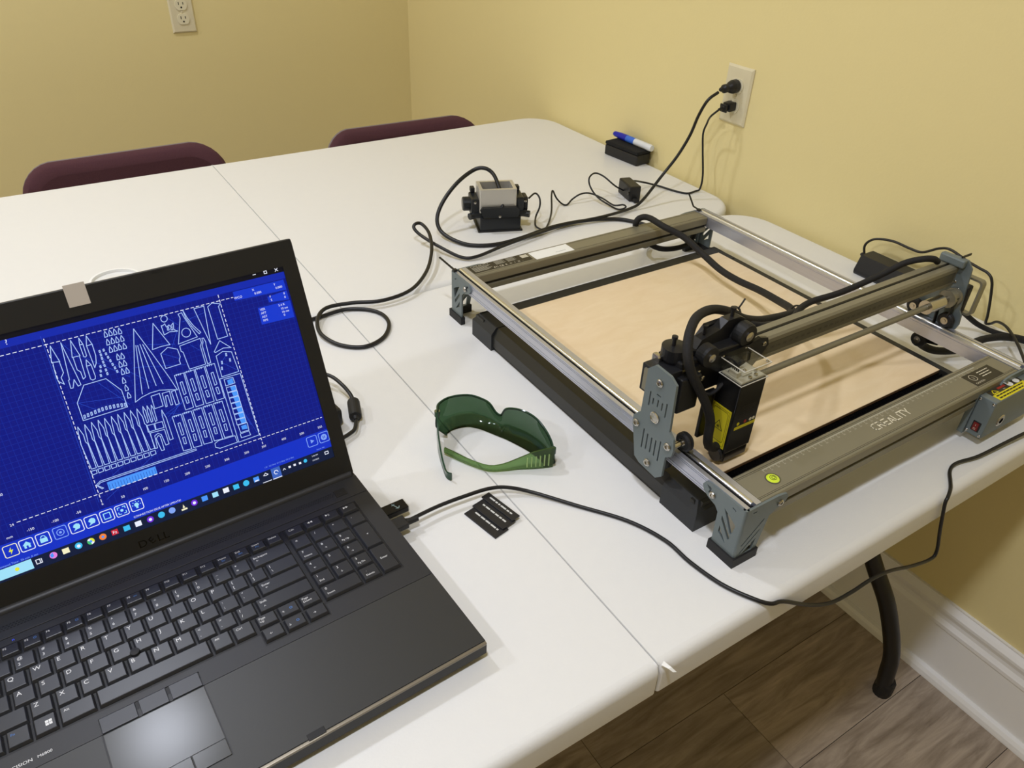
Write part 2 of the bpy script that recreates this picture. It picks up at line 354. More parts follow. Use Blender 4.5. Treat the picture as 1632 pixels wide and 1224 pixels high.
# ================================================================ laser engraver
mat('rail_silver', S(196, 198, 210), 0.34, 0.75, noise=0.06, nscale=8, stretch=(60, 1, 60)); mat('chrome', S(232, 234, 238), 0.24, 1.0); mat('steel', S(190, 186, 178), 0.22, 1.0)
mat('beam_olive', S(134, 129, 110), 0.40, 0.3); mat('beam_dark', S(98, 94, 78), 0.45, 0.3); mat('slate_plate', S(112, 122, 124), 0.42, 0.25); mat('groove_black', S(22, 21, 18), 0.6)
mat('black_anodised', S(18, 18, 19), 0.32, 0.2); mat('sleeve_black', S(26, 25, 25), 0.75, bump=0.6, bscale=900); mat('sticker_white', S(236, 236, 232), 0.5); mat('sticker_yellow', S(214, 200, 30), 0.45)
mat('print_cream', S(222, 214, 190), 0.6); mat('print_grey', S(196, 190, 170), 0.6); mat('print_black', S(24, 23, 20), 0.55); mat('label_dark', S(44, 40, 32), 0.45); mat('print_red', S(170, 50, 40), 0.5)
mat('bubble_green', S(214, 236, 60), 0.12, coat=0.6); mat('switch_red', S(120, 26, 20), 0.3); mat('tie_black', S(24, 23, 22), 0.5)
def clear_mat():
    m = bpy.data.materials.new('clear_acrylic'); m.use_nodes = True; nt = m.node_tree; N = nt.nodes; N.remove(N['Principled BSDF'])
    tr = N.new('ShaderNodeBsdfTransparent'); tr.inputs[0].default_value = (0.95, 0.95, 0.93, 1); gl = N.new('ShaderNodeBsdfGlossy'); gl.inputs['Roughness'].default_value = 0.08
    mx = N.new('ShaderNodeMixShader'); mx.inputs[0].default_value = 0.07; nt.links.new(tr.outputs[0], mx.inputs[1]); nt.links.new(gl.outputs[0], mx.inputs[2]); nt.links.new(mx.outputs[0], N['Material Output'].inputs[0]); MATS['clear_acrylic'] = m
clear_mat(); mat('acrylic_highlight', S(214, 210, 198), 0.25)  # pale tone for the painted highlight on the acrylic edges
mat('pcb', S(205, 200, 182), 0.5); mat('connector_white', S(220, 214, 196), 0.45); mat('slot_paint', S(140, 144, 150), 0.6)

EX0, EX1, EY0, EY1, ET = 0.142, 0.675, 0.0545, 0.662, 0.0797
ENG = thing('laser_engraver', ((EX0 + EX1) / 2, (EY0 + EY1) / 2, 0), 'desktop laser engraver with olive grey beams, silver rails and black laser head', 'laser engraver')

def rail(x_out, s):
    X = lambda a: x_out + s * a
    prof = [(0.0, 0.060), (0.0, 0.0612), (0.0007, 0.0614), (0.0007, 0.0622), (0, 0.0624), (0, 0.0646), (0.0007, 0.0648), (0.0007, 0.0656), (0, 0.0658), (0, 0.0742), (0.0007, 0.0744), (0.0007, 0.0752), (0, 0.0754), (0, 0.0765), (0.0007, 0.0767), (0.0007, 0.0773), (0, 0.0775), (0, ET),
            (0.0050, ET), (0.0050, 0.074), (0.0142, 0.074), (0.0142, ET), (0.0215, ET), (0.0215, 0.0772), (0.0209, 0.077), (0.0209, 0.0764), (0.0215, 0.0762), (0.0215, 0.060)]
    r = MB().prism([(X(a), z) for a, z in prof], EY0 + 0.0028, EY1 - 0.0028, 'y').build('side_rail', 'rail_silver', ENG)
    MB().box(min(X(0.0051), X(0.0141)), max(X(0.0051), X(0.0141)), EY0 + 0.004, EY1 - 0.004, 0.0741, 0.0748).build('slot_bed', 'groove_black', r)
    MB().cyl((X(0.0113), EY0 + 0.006, 0.0786), (X(0.0113), EY1 - 0.006, 0.0786), 0.0030, 14).build('guide_rod', 'chrome', r)
rail(EX0 + 0.0026, 1); rail(EX1 - 0.0026, -1)

fprof = [(0.0, 0.052), (0.0, 0.0598), (0.004, 0.0604), (0.004, 0.0652), (0.0, 0.0658), (0.0, 0.0775), (0.0015, 0.079), (0.0042, 0.079), (0.0042, 0.0782), (0.0050, 0.0782), (0.0050, 0.079), (0.0062, 0.079), (0.0062, 0.0784), (0.0067, 0.0784), (0.0067, 0.079)]
def beam(y_near, y_far, parent_name):
    d = y_far - y_near
    poly = [(y_near + a, z) for a, z in fprof] + [(y_far - a, z) for a, z in reversed(fprof)]
    return MB().prism(poly, EX0 + 0.0252, EX1 - 0.0252, 'x').build(parent_name, 'beam_olive', ENG)
fb = beam(0.0568, 0.0998, 'front_beam'); bb = beam(0.6256, 0.6600, 'back_beam')
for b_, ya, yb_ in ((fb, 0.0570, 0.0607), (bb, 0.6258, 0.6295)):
    MB().box(EX0 + 0.026, EX1 - 0.026, ya + 0.0028, yb_, 0.0606, 0.0650).build('slot_shade_strip', 'groove_black', b_)  # black strip stands in for the shade inside each beam slot
# front beam: ruler, level, lettering, caution label
TOP = lambda x, y: frame((x, y, 0.07912), (1, 0, 0), (0, 1, 0))
tk = MB()
for i in range(0, 400):
    x = 0.205 + i * 0.001; h = 0.0042 if i % 10 == 0 else (0.0030 if i % 5 == 0 else 0.0018)
    tk.box(x - 0.0002, x + 0.0002, 0.0925 - h, 0.0925, 0.0790, 0.07912)
tk.build('ruler_marks', 'print_grey', fb, kind='stuff')
num = MB()
for i in range(0, 41): num.text(str(i * 10 if i else '0'), TOP(0.205 + i * 0.010, 0.0866), 0.0017)
num.build('ruler_numbers', 'print_grey', fb)
lg = MB()
STK = [0]
def stroke(mb, pts, w, z, M):
    STK[0] = (STK[0] + 1) % 60; z = z + STK[0] * 1.5e-6
    for a, b in zip(pts, pts[1:]):
        a, b = Vector(a), Vector(b); d = (b - a); n_ = Vector((-d.y, d.x)).normalized() * w / 2; e = d.normalized() * w * 0.45; a2, b2 = a - e, b + e
        mb.add([(a2.x + n_.x, a2.y + n_.y, z), (b2.x + n_.x, b2.y + n_.y, z), (b2.x - n_.x, b2.y - n_.y, z), (a2.x - n_.x, a2.y - n_.y, z)], [(0, 1, 2, 3)], M)
def creality(M, hgt, wid, mb):
    """wide letters of the maker's name, drawn with even strokes"""
    g = {'C': [[(1, 1), (.3, 1), (0, .7), (0, .3), (.3, 0), (1, 0)]], 'R': [[(0, 0), (0, .62)], [(0, 1), (.8, 1), (1, .85), (1, .6), (.8, .45), (0.2, .45)], [(.6, .45), (1, 0)]], 'E': [[(1, 1), (0.1, 1)], [(1, .5), (0, .5)], [(1, 0), (.15, 0), (0, .2), (0, .5)]],
         'A': [[(0, 0), (.5, 1), (1, 0)], [(.45, .22), (.6, .22)]], 'L': [[(0, 1), (0, 0), (.9, 0)]], 'I': [[(0.3, 0), (0.3, .75)]], 'T': [[(-.35, 1), (1, 1)], [(.4, 1), (.4, 0)]], 'Y': [[(0, 1), (.5, .45), (1, 1)], [(.5, .45), (.5, 0)]]}
    adv = {'C': 1.25, 'R': 1.25, 'E': 1.25, 'A': 1.2, 'L': 0.95, 'I': .75, 'T': 1.05, 'Y': 1.0}; tot = sum(adv[c] for c in 'CREALITY'); k = wid / tot; x = 0
    for ch in 'CREALITY':
        for st in g[ch]: stroke(mb, [((x + p[0] * 0.86) * k - wid / 2, (p[1] - .5) * hgt) for p in st], hgt * 0.15, 0, M)
        x += adv[ch]
creality(TOP(0.4085, 0.0772), 0.0098, 0.068, lg); lg.build('lettering', 'print_cream', fb)
lv = MB().lathe([(0.0085, 0.0), (0.0085, 0.0008), (0.0072, 0.0009), (0.0072, 0.0002)], (0.2045, 0.0765, 0.0786), (0, 0, 1), 28).build('level_rim', 'beam_dark', fb)
MB().lathe([(0.0072, 0.0), (0.0070, 0.0008), (0.0045, 0.0016), (0, 0.0019)], (0.2045, 0.0765, 0.0786), (0, 0, 1), 28).build('bubble_level', 'bubble_green', fb)
rg = MB()
for R_, dx in ((0.0036, 0.0), (0.0019, 0.0004)):
    rg.tube([(0.2045 + dx + R_ * math.cos(a), 0.0765 + R_ * math.sin(a), 0.0806) for a in [2 * math.pi * k / 20 for k in range(21)]], 0.00022, 5, True, 0)
rg.build('level_ring', 'print_black', fb)
MB().box(0.567, 0.626, 0.0632, 0.0866, 0.0789, 0.07925).build('caution_label', 'label_dark', fb)
ct = MB(); M_ = lambda x, y: frame((x, y, 0.07935), (1, 0, 0), (0, 1, 0))
ct.text('CAUTION', M_(0.5795, 0.0675), 0.0026, 'C', 1.1); ct.text('i', M_(0.5790, 0.0775), 0.0050)
def fine_print(mb, x, y, n, M, h, seed, z=0.0):
    # print too small to read: rows of word-like dashes
    q = random.Random(seed)
    x0 = x
    while x < x0 + n:
        w_ = q.uniform(1.2, 4.0) * h; w_ = min(w_, x0 + n - x); mb.add([(x, y - h / 2, z), (x + w_, y - h / 2, z), (x + w_, y + h / 2, z), (x, y + h / 2, z)], [(0, 1, 2, 3)], M); x += w_ + h * 0.6
for i in range(3): fine_print(ct, 0.594, 0.0820 - i * 0.0042, 0.024 - 0.002 * i, frame((0, 0, 0.07935), (1, 0, 0), (0, 1, 0)), 0.0013, i)
for k in range(20):
    a0, a1 = 2 * math.pi * k / 20, 2 * math.pi * (k + 1) / 20
    stroke(ct, [(0.579 + 0.0055 * math.cos(a0), 0.0775 + 0.0055 * math.sin(a0)), (0.579 + 0.0055 * math.cos(a1), 0.0775 + 0.0055 * math.sin(a1))], 0.0006, 0.07935, None)
ct.build('caution_text', 'print_cream', fb)
# back beam: label, white sticker
MB().box(0.168, 0.276, 0.6345, 0.6575, 0.0789, 0.07925).build('info_label', 'label_dark', bb)
it = MB(); B_ = lambda x, y: frame((x, y, 0.07935), (1, 0, 0), (0, 1, 0))
creality(B_(0.1885, 0.6545), 0.0036, 0.032, it)
for i in range(6):
    it.box(0.172, 0.205 - 0.004 * (i % 3), 0.6500 - i * 0.0024, 0.6507 - i * 0.0024, 0.0793, 0.07935)
    it.box(0.214, 0.232 - 0.003 * (i % 2), 0.6555 - i * 0.0020, 0.6561 - i * 0.0020, 0.0793, 0.07935); it.box(0.236, 0.252 - 0.003 * (i % 2), 0.6555 - i * 0.0020, 0.6561 - i * 0.0020, 0.0793, 0.07935)
it.build('label_text', 'print_grey', bb)
sy = MB()
for s_, x, c_ in (('FC', 0.2095, .0042), ('CE', 0.2195, .0042), ('R', 0.2285, .0040), ('O', 0.2365, .003), ('X', 0.2515, .0040), ('!', 0.2440, .0036), (':', .2585, .0036)): sy.text(s_, B_(x, 0.6385), c_, 'C', 1.1)
sy.build('label_symbols', 'print_cream', bb)
MB().box(0.262, 0.2745, 0.6450, 0.6545, 0.0792, 0.0794).build('small_sticker', 'print_grey', bb)
MB().box(0.2800, 0.3545, 0.6300, 0.6555, 0.0789, 0.0793).build('white_sticker', 'sticker_white', bb, label='blank white sticker')
MB().box(0.322, 0.342, 0.6375, 0.6380, 0.0792, 0.07938).build('sticker_line', 'print_black', bb)

def bolt(c, ax, r, parent, h=0.0022):
    o = MB().lathe([(r, 0), (r, h * 0.5), (r * 0.8, h * 0.9), (r * 0.5, h), (r * 0.45, h), (r * 0.42, h * 0.45), (0, h * 0.45)], c, ax, 14).build('bolt', 'steel', parent); return o
def bracket(sx, sy):
    cx, cy = (EX0 if sx > 0 else EX1), (EY0 if sy > 0 else EY1)
    A = lambda a: cx + sx * a
    B = lambda b: cy + sy * b
    br = MB()
    side = [(.003, .006), (.003, .079), (.050, .079), (.0565, .077), (.060, .071), (.0565, .0645), (.049, .0605), (.0385, .0575), (.0335, .052), (.0325, .006)]
    holes = [[(.0265, .0635), (.0095, .0535), (.0085, .0515), (.011, .0385), (.0125, .0385)], [(.027, .0525), (.027, .0475), (.0135, .0290), (.0115, .0315), (.0125, .0350)], [(.027, .038), (.0155, .0215), (.027, .029)], [(.017, .0725), (.012, .0710), (.012, .0695), (.017, .071)], [(.0545, .0745), (.048, .0745), (.0465, .0690), (.049, .0655), (.051, .0665), (.0495, .070)]]
    lo, hi = sorted((A(0), A(0.0026)))
    br.plate([(B(b), z) for b, z in side], [[(B(b), z) for b, z in h] for h in holes], lo, hi, 'x')
    frt = [(.003, .006), (.003, .079), (.048, .079), (.0605, .0768), (.0645, .0705), (.0605, .064), (.0505, .0605), (.0405, .0555), (.0325, .012), (.0325, .006)]
    fh = [[(.006, .0275), (.0085, .0265), (.0335, .0520), (.0335, .0550)], [(.006, .0165), (.0080, .0155), (.0300, .0375), (.0310, .0415)], [(.0100, .0130), (.0260, .0130), (.0285, .0290)], [(.012, .0725), (.017, .0725), (.017, .071), (.012, .071)]]
    lo, hi = sorted((B(0), B(0.0026)))
    br.plate([(A(a), z) for a, z in frt], [[(A(a), z) for a, z in h] for h in fh], lo, hi, 'y')
    br.cyl((A(0.003), B(0.003), 0.006), (A(0.003), B(0.003), 0.079), 0.003, 20)
    o = br.build('corner_bracket', 'slate_plate', ENG)
    L_ = [(-.0022, -.0022), (.0345, -.0022), (.0345, .0050), (.0050, .0050), (.0050, .0350), (-.0022, .0350)]
    MB().prism([(A(a), B(b)) for a, b in L_], 0.0, 0.0125, 'z').build('rubber_foot', 'rubber_black', o)
    bolt((A(-0.0002), B(0.0445), 0.0672), (-sx, 0, 0), 0.0042, o); bolt((A(0.0525), B(-0.0002), 0.0680), (0, -sy, 0), 0.0040, o)
for sx in (1, -1):
    for sy_ in (1, -1): bracket(sx, sy_)
# cable tie tails at the two back corners
for pts in ([(0.1455, 0.6560, 0.0815), (0.1430, 0.665, 0.084), (0.1350, 0.685, 0.0930)], [(0.6560, 0.6550, 0.0815), (0.6540, 0.668, 0.0840), (0.6600, 0.690, 0.1000)]):
    tt = MB(); P = [Vector(p) for p in pts]
    for a, b in zip(P, P[1:]): M2 = frame(a, b - a, (0, 0, 1) if abs((b - a).normalized().z) < .9 else (1, 0, 0)); tt.box(0, (b - a).length, -0.0006, 0.0006, -0.0018, 0.0018, 0, M2)
    tt.box(P[0].x - 0.003, P[0].x + 0.003, P[0].y - 0.003, P[0].y + 0.003, 0.0797, 0.0830); tt.build('cable_tie', 'tie_black', ENG)

# ---- gantry
gprof = [(0.1880, 0.138), (0.1880, 0.1425), (0.1885, 0.143), (0.1885, 0.1575), (0.1880, 0.158), (0.1880, 0.1635), (0.1905, 0.166), (0.1985, 0.166), (0.1985, 0.1622), (0.2030, 0.1622), (0.2030, 0.166), (0.2120, 0.166), (0.2140, 0.164), (0.2140, 0.138)]
gb = MB().prism(gprof, 0.1305, 0.6745, 'x').build('gantry_beam', 'beam_olive', ENG)
MB().box(0.132, 0.672, 0.1986, 0.2029, 0.1623, 0.1632).build('slot_shade_strip', 'groove_black', gb)  # shade in the gantry's top slot, laid in as a black strip
MB().box(0.132, 0.670, 0.18802, 0.18852, 0.1431, 0.1574).build('scale_strip', 'beam_dark', gb)
sc = MB()
for i in range(41): sc.text(str(i * 10), frame((0.20 + i * 0.0105, 0.18795, 0.1505), (1, 0, 0), (0, 0, 1)), 0.0030)
sc.build('scale_numbers', 'label_dark', gb)
pl_out = [(.2049, .170), (.1949, .1797), (.172, .1785), (.1621, .1723), (.160, .1147), (.1522, .109), (.15, .0966), (.1512, .087), (.1593, .0805), (.1593, .0531), (.168, .0446), (.196, .0466), (.2047, .0509), (.2119, .0800), (.2155, .0918), (.2158, .1018), (.2100, .109), (.2057, .1128)]
def slot(y, z0, z1, w=0.0019): return [(y - w / 2, z0), (y + w / 2, z0), (y + w / 2, z1), (y - w / 2, z1)]
hs = [slot(.1958, .1270, .1458), slot(.1903, .132, .1402), slot(.1830, .1326, .1420), slot(.1765, .1318, .142), slot(.1700, .1268, .1452), [(.1868, .1466), (.1868, .1484), (.1805, .1484), (.1805, .1466)]] + [slot(.1962, .0682, .0950), slot(.1896, .0704, .0924), slot(.1827, .0706, .0914), slot(.1762, .0700, .0922), slot(.1693, .0676, .0956)]
lp = MB().plate(pl_out, hs, 0.1270, 0.1300, 'x').build('gantry_end_plate', 'slate_plate', ENG)
MB().lathe([(0.0068, 0), (0.0068, 0.0016), (0.0058, 0.0022), (0.0052, 0.0014), (0, 0.0016)], (0.1270, 0.1832, 0.1192), (-1, 0, 0), 24).build('adjuster_hub', 'steel', lp)
for y, z in ((.1842, .1632), (.2088, .0955), (.1582, .0964), (.1828, .0564)): bolt((0.1270, y, z), (-1, 0, 0), 0.0047, lp, 0.0030)
# tube spacers and wheels on the left rail
def wheel(c, parent, r=0.0112, wdt=0.009, s=1):
    x, y, z = c
    o = MB().lathe([(0.0052, 0), (r * .82, 0), (r, wdt * .22), (r, wdt * .36), (r * .8, wdt * .5), (r, wdt * .64), (r, wdt * .78), (r * .82, wdt), (0.0052, wdt)], (x, y, z), (s, 0, 0), 24).build('wheel', 'rubber_black', parent)
    MB().lathe([(0.0022, -.0006), (0.0052, -.0006), (0.0052, wdt + .0006), (0.0022, wdt + .0006)], (x, y, z), (s, 0, 0), 16).build('bearing', 'steel', o)
    MB().lathe([(0.0, -.0016), (0.0022, -.0014), (0.0022, wdt + .0014), (0, wdt + .0016)], (x, y, z), (s, 0, 0), 10).build('axle', 'steel', o)
for y, z in ((.2088, .0930), (.1582, .0930), (.1828, .0500)):
    wheel((0.1480, y, z), ENG); MB().cyl((0.1300, y, z), (0.1475, y, z), 0.0035, 10).build('spacer', 'steel', ENG)
# right end
rp = [(.2159, .1656), (.2022, .1776), (.1802, .1778), (.1716, .1681), (.1698, .1503), (.166, .1073), (.1614, .1018), (.1597, .0881), (.1622, .0788), (.1770, .0700), (.1870, .066), (.2066, .070), (.2276, .0760), (.2290, .090), (.2190, .1156)]
rpl = MB().plate(rp, [slot(.196, .075, .08)], 0.6745, 0.6775, 'x').build('gantry_end_plate', 'slate_plate', ENG)
MB().box(0.6660, 0.6765, 0.1800, 0.2160, 0.1662, 0.1785, 0.0025).build('top_clamp', 'slate_plate', ENG)
for y, z in ((.1746, .0905), (.2235, .0905), (.2000, .0455)): wheel((0.6620, y, z), ENG)
for y, z in ((.1790, .1350), (.1865, .1435), (.1760, .105)): bolt((0.6745, y, z), (-1, 0, 0), 0.0022, rpl, 0.0012)
MB().box(0.6775, 0.6900, 0.1660, 0.2060, 0.1010, 0.1430, 0.003).build('stepper_motor', 'black_plastic', ENG)
mc = MB().plate(rrect(0.1560, 0.2080, 0.0980, 0.1520, 0.006, 4), [rrect(0.1590, 0.2050, 0.1010, 0.1490, 0.004, 4)], 0.6880, 0.6980, 'x').build('motor_guard', 'beam_olive', ENG)
MB().prism([(.176, .045), (.2080, .0360), (.2120, .0460), (.2060, .0720), (.1800, .0720)], 0.6745, 0.6775, 'x').build('lower_arm', 'black_plastic', ENG)
# drive shaft and coupling
MB().cyl((0.255, 0.1795, 0.1245), (0.612, 0.1795, 0.1245), 0.0040, 14).build('drive_shaft', 'beam_olive', ENG)
cp = MB().cyl((0.606, 0.1795, 0.1245), (0.640, 0.1795, 0.1245), 0.0098, 22).build('shaft_coupling', 'steel', ENG)
MB().cyl((0.640, 0.1795, 0.1245), (0.655, 0.1795, 0.1245), 0.0045, 12).build('motor_axle', 'steel', ENG)
MB().lathe([(0.0065, 0), (0.0125, 0.0), (0.0125, 0.004), (0.0105, 0.0045), (0.0105, 0.0135), (0.0125, 0.014), (0.0125, 0.0185), (0.004, 0.0185)], (0.6545, 0.1795, 0.1245), (1, 0, 0), 22).build('drive_pulley', 'beam_olive', ENG)
bt = MB()
for (ya, za), (yb_, zb) in (((.1905, .128), (.187, .0800)), ((.1690, .128), (.172, .0960))): bt.add([(0.660, ya, za), (0.667, ya, za), (0.667, yb_, zb), (0.660, yb_, zb), (0.660, ya + .0014, za), (0.667, ya + .0014, za), (0.667, yb_ + .0014, zb), (0.660, yb_ + .0014, zb)], [(0, 1, 2, 3), (4, 5, 6, 7), (0, 3, 7, 4), (1, 2, 6, 5)])
bt.build('drive_belt', 'rubber_black', ENG)
tt = MB().box(0.6720, 0.6940, 0.1880, 0.1895, 0.1780, 0.1810, 0, None).build('cable_tie', 'tie_black', ENG)

# ---- carriage behind and beside the laser head
cr_ = MB()
cr_.prism([(.150, .150), (.156, .172), (.170, .176), (.206, .176), (.218, .190), (.250, .190), (.262, .184), (.262, .160), (.240, .150), (.205, .132), (.160, .132)], 0.2155, 0.2215, 'y')
cr_.build('carriage_rear_plate', 'black_plastic', ENG)
cf = MB().prism([(.158, .148), (.170, .168), (.190, .172), (.255, .172), (.272, .176), (.285, .172), (.289, .162), (.280, .150), (.262, .132), (.170, .132)], 0.1825, 0.1868, 'y').build('carriage_front_plate', 'black_anodised', ENG)
for x, z in ((.180, .160), (.188, .1500), (.280, .1660)): bolt((x, 0.1825, z), (0, -1, 0), 0.0030, cf, 0.0018)
for x, z in ((.176, .1740), (.250, .1760), (.212, .1300)):
    MB().lathe([(0.0045, 0), (0.0085, 0), (0.0102, 0.0025), (0.0085, 0.005), (0.0102, 0.0075), (0.0085, 0.010), (0.0045, 0.010)], (x, 0.1925, z), (0, 1, 0), 20).build('carriage_wheel', 'rubber_black', ENG)
    MB().lathe([(0, -.0015), (0.0045, -0.001), (0.0045, 0.011), (0, 0.0115)], (x, 0.1925, z), (0, 1, 0), 14).build('wheel_bearing', 'steel', ENG)
mb = MB().box(0.1505, 0.1800, 0.176, 0.2150, 0.1180, 0.1620, 0.002); mb.build('stepper_motor', 'black_plastic', ENG)
MB().box(0.1440, 0.1510, 0.2080, 0.2200, 0.1580, 0.1760, 0.002).build('motor_flange', 'steel', ENG)
MB().box(0.1560, 0.2640, 0.1860, 0.2170, 0.1665, 0.1760, 0.002).build('carriage_body', 'black_plastic', ENG)
MB().prism([(0.188, 0.174), (0.196, 0.186), (0.222, 0.192), (0.232, 0.200), (0.252, 0.200), (0.262, 0.194), (0.264, 0.174)], 0.2000, 0.2110, 'y').build('belt_housing', 'black_plastic', ENG)
MB().lathe([(0.0045, 0), (0.0125, 0.0), (0.0140, 0.003), (0.0140, 0.012), (0.0125, 0.014), (0.0045, 0.014)], (0.252, 0.1840, 0.1830), (0, 1, 0), 24).build('idler_wheel', 'rubber_black', ENG)
MB().lathe([(0.0, -0.002), (0.0058, -0.002), (0.0058, 0.002), (0, 0.003)], (0.252, 0.1840, 0.1830), (0, -1, 0), 16).build('idler_bearing', 'steel', ENG)
MB().lathe([(0.0045, 0), (0.0115, 0.0), (0.0125, 0.003), (0.0125, 0.012), (0.0045, 0.014)], (0.190, 0.1780, 0.1780), (0, 1, 0), 24).build('idler_wheel', 'rubber_black', ENG)
MB().lathe([(0.0, -0.002), (0.0050, -0.002), (0.0050, 0.002), (0, 0.003)], (0.190, 0.1780, 0.1780), (0, -1, 0), 16).build('idler_bearing', 'steel', ENG)
MB().box(0.1310, 0.1580, 0.1845, 0.2180, 0.1350, 0.1690, 0.001).build('beam_end_sleeve', 'black_plastic', ENG)
MB().lathe([(0.0, 0), (0.013, 0.0), (0.0145, 0.003), (0.0145, 0.016), (0.0, 0.018)], (0.163, 0.206, 0.170), (0, 0, 1), 24).build('motor_cap', 'black_plastic', ENG)
for x, y, z in ((0.160, .206, .196), (0.204, .206, .197), (0.244, .206, .208)): MB().lathe([(0.0022, -.008), (0.0022, 0), (0.0034, 0.0), (0.0034, 0.003), (0, 0.0035)], (x, y, z), (0, 0, 1), 10).build('knob_screw', 'black_plastic', ENG)
MB().tube([(0.180, 0.181, 0.146), (0.184, 0.1765, 0.136), (0.198, 0.1745, 0.130), (0.214, 0.1745, 0.138), (0.222, 0.1745, 0.152), (0.236, 0.1700, 0.164)], 0.0022, 8).build('wire_loop', 'sleeve_black', ENG)

# ---- laser head
hx0, hx1, hy0, hy1 = 0.2130, 0.2530, 0.1490, 0.1815
hd = MB().box(hx0, hx1, hy0, hy1, 0.0560, 0.1500, 0.0012).build('laser_module', 'black_anodised', ENG)
for k in range(9): MB().box(hx0 + 0.003, hx1 - 0.003, hy1 - 0.0005, hy1 + 0.003, 0.060 + k * 0.010, 0.064 + k * 0.010).build('heat_fin', 'black_anodised', hd)
MB().box(hx0 + 0.001, hx1 - 0.001, hy0 + 0.001, hy1 - 0.001, 0.0420, 0.0565, 0.0015).build('nozzle_shroud', 'black_gloss', hd)
MB().box(hx0 - 0.0150, hx0, 0.1800, 0.1850, 0.0640, 0.1280, 0.001).build('side_mount', 'black_anodised', hd)
MB().lathe([(0.0, 0), (0.009, 0), (0.0095, 0.002), (0.0095, 0.004)], (hx0 - 0.0040, 0.1600, 0.0500), (1, 0, 0), 20).build('focus_knob', 'black_plastic', hd)
MB().box(hx0 + 0.002, hx1 - 0.002, hy0 + 0.002, hy1 - 0.002, 0.1500, 0.1520).build('circuit_board', 'pcb', hd)
MB().box(hx0 + 0.012, hx0 + 0.026, hy0 + 0.010, hy0 + 0.022, 0.1520, 0.1545, 0.0006).build('chip', 'pcb', hd)
MB().box(hx0 + 0.004, hx0 + 0.011, hy0 + 0.012, hy0 + 0.024, 0.1520, 0.1585, 0.0008).build('connector', 'connector_white', hd)
for k in range(4): MB().tube([(hx0 + 0.0075, hy0 + 0.0140 + 0.0026 * k, 0.1580), (hx0 + 0.0090, hy0 + 0.018 + 0.002 * k, 0.1655), (hx0 + 0.006, hy1 - 0.0005 + 0.001 * k, 0.1672), (hx0 - 0.012, hy1 + 0.004, 0.1580)], 0.0008, 6).build('wire', 'black_plastic', hd)
for x, y in ((hx0 + .018, hy0 + .005), (hx0 + .028, hy0 + .006), (hx0 + .034, hy0 + .012)): MB().lathe([(0.0022, 0), (0.0022, 0.0022), (0, 0.0026)], (x, y, 0.1520), (0, 0, 1), 12).build('capacitor', 'steel', hd)
cv = MB().box(hx0 - 0.0008, hx1 + 0.0008, hy0 - 0.0008, hy1 + 0.006, 0.1665, 0.1690, 0.0009); cv.build('clear_cover', 'clear_acrylic', hd)
for za, zb, yb2 in ((0.1684, 0.1693, hy1 + 0.006), (0.1496, 0.1504, hy1)): MB().plate([(hx0 - .0010, hy0 - .0010), (hx1 + .0010, hy0 - .0010), (hx1 + .0010, yb2), (hx0 - .0010, yb2)], [[(hx0 - .0003, hy0 - .0003), (hx1 + .0003, hy0 - .0003), (hx1 + .0003, yb2 - .0007), (hx0 - .0003, yb2 - .0007)]], za, zb).build('cover_edge_highlight', 'acrylic_highlight', hd)  # thin pale strips imitate the bright highlight along the cover's edges
cw = MB().plate(rrect(hx0, hx1, hy0, hy1, 0.002, 3), [rrect(hx0 + .0014, hx1 - .0014, hy0 + .0014, hy1 - .0014, 0.0015, 3)], 0.1502, 0.1664); cw.build('clear_wall', 'clear_acrylic', hd)
for x, y in ((hx0 + .0025, hy0 + .0025), (hx1 - .0025, hy0 + .0025), (hx0 + .0025, hy1 + .002), (hx1 - .0025, hy1 + .002)): bolt((x, y, 0.1690), (0, 0, 1), 0.0019, hd, 0.0014)
# stickers
ys = MB().box(hx0 - 0.0003, hx0 + 0.0004, 0.1525, 0.1805, 0.0600, 0.1130).build('warning_sticker', 'sticker_yellow', hd, label='yellow laser warning sticker with a black triangle')
LS = frame((hx0 - 0.00045, 0.1665, 0.0865), (0, -1, 0), (0, 0, 1)); yp = MB()
rr_ = rrect(-.0105, .0105, -.0195, .0220, .003, 4)
for a, b in zip(rr_, rr_[1:] + rr_[:1]): stroke(yp, [a, b], 0.0005, 0, LS)
tri = [(-.0065, -.0045), (.0065, -.0045), (0, .0075), (-.0065, -.0045)]; stroke(yp, tri, 0.0007, 0, LS)
for k in range(8): stroke(yp, [(0, -.0008), (.0026 * math.cos(k * .785), -.0008 + .0026 * math.sin(k * .785))], 0.0004, 0, LS)
stroke(yp, [(-.0125, -.024), (.0125, -.024), (.0125, .024), (-.0125, .024), (-.0125, -.024)], 0.0004, 0, LS)
yp.build('sticker_print', 'print_black', hd)
FR = lambda x, z: frame((x, hy0 - 0.0003, z), (1, 0, 0), (0, 0, 1))
MB().box(hx0 + 0.006, hx1 - 0.001, hy0 - 0.00025, hy0 + 0.0002, 0.0875, 0.0915).build('yellow_strip', 'sticker_yellow', hd)
wt = MB()
for i, wl in enumerate((.024, .026, .022, .025, .020, .024, .026)): wt.box(hx0 + .009, hx0 + .009 + wl * .9, hy0 - 0.0003, hy0 - 0.0001, 0.1015 + i * 0.0028, 0.1021 + i * 0.0028)
wt.build('side_text', 'label_dark', hd)
for x, mname in ((.030, 'print_cream'), (.035, 'print_cream'), (.0215, 'print_red'), (.0105, 'sticker_yellow')):
    MB().prism([(hx0 + x + .0021 * math.cos(k * math.pi / 6), 0.0955 + .0021 * math.sin(k * math.pi / 6)) for k in range(12)], hy0 - 0.0003, hy0 - 0.0001, 'y').build('warning_symbol', mname, hd)

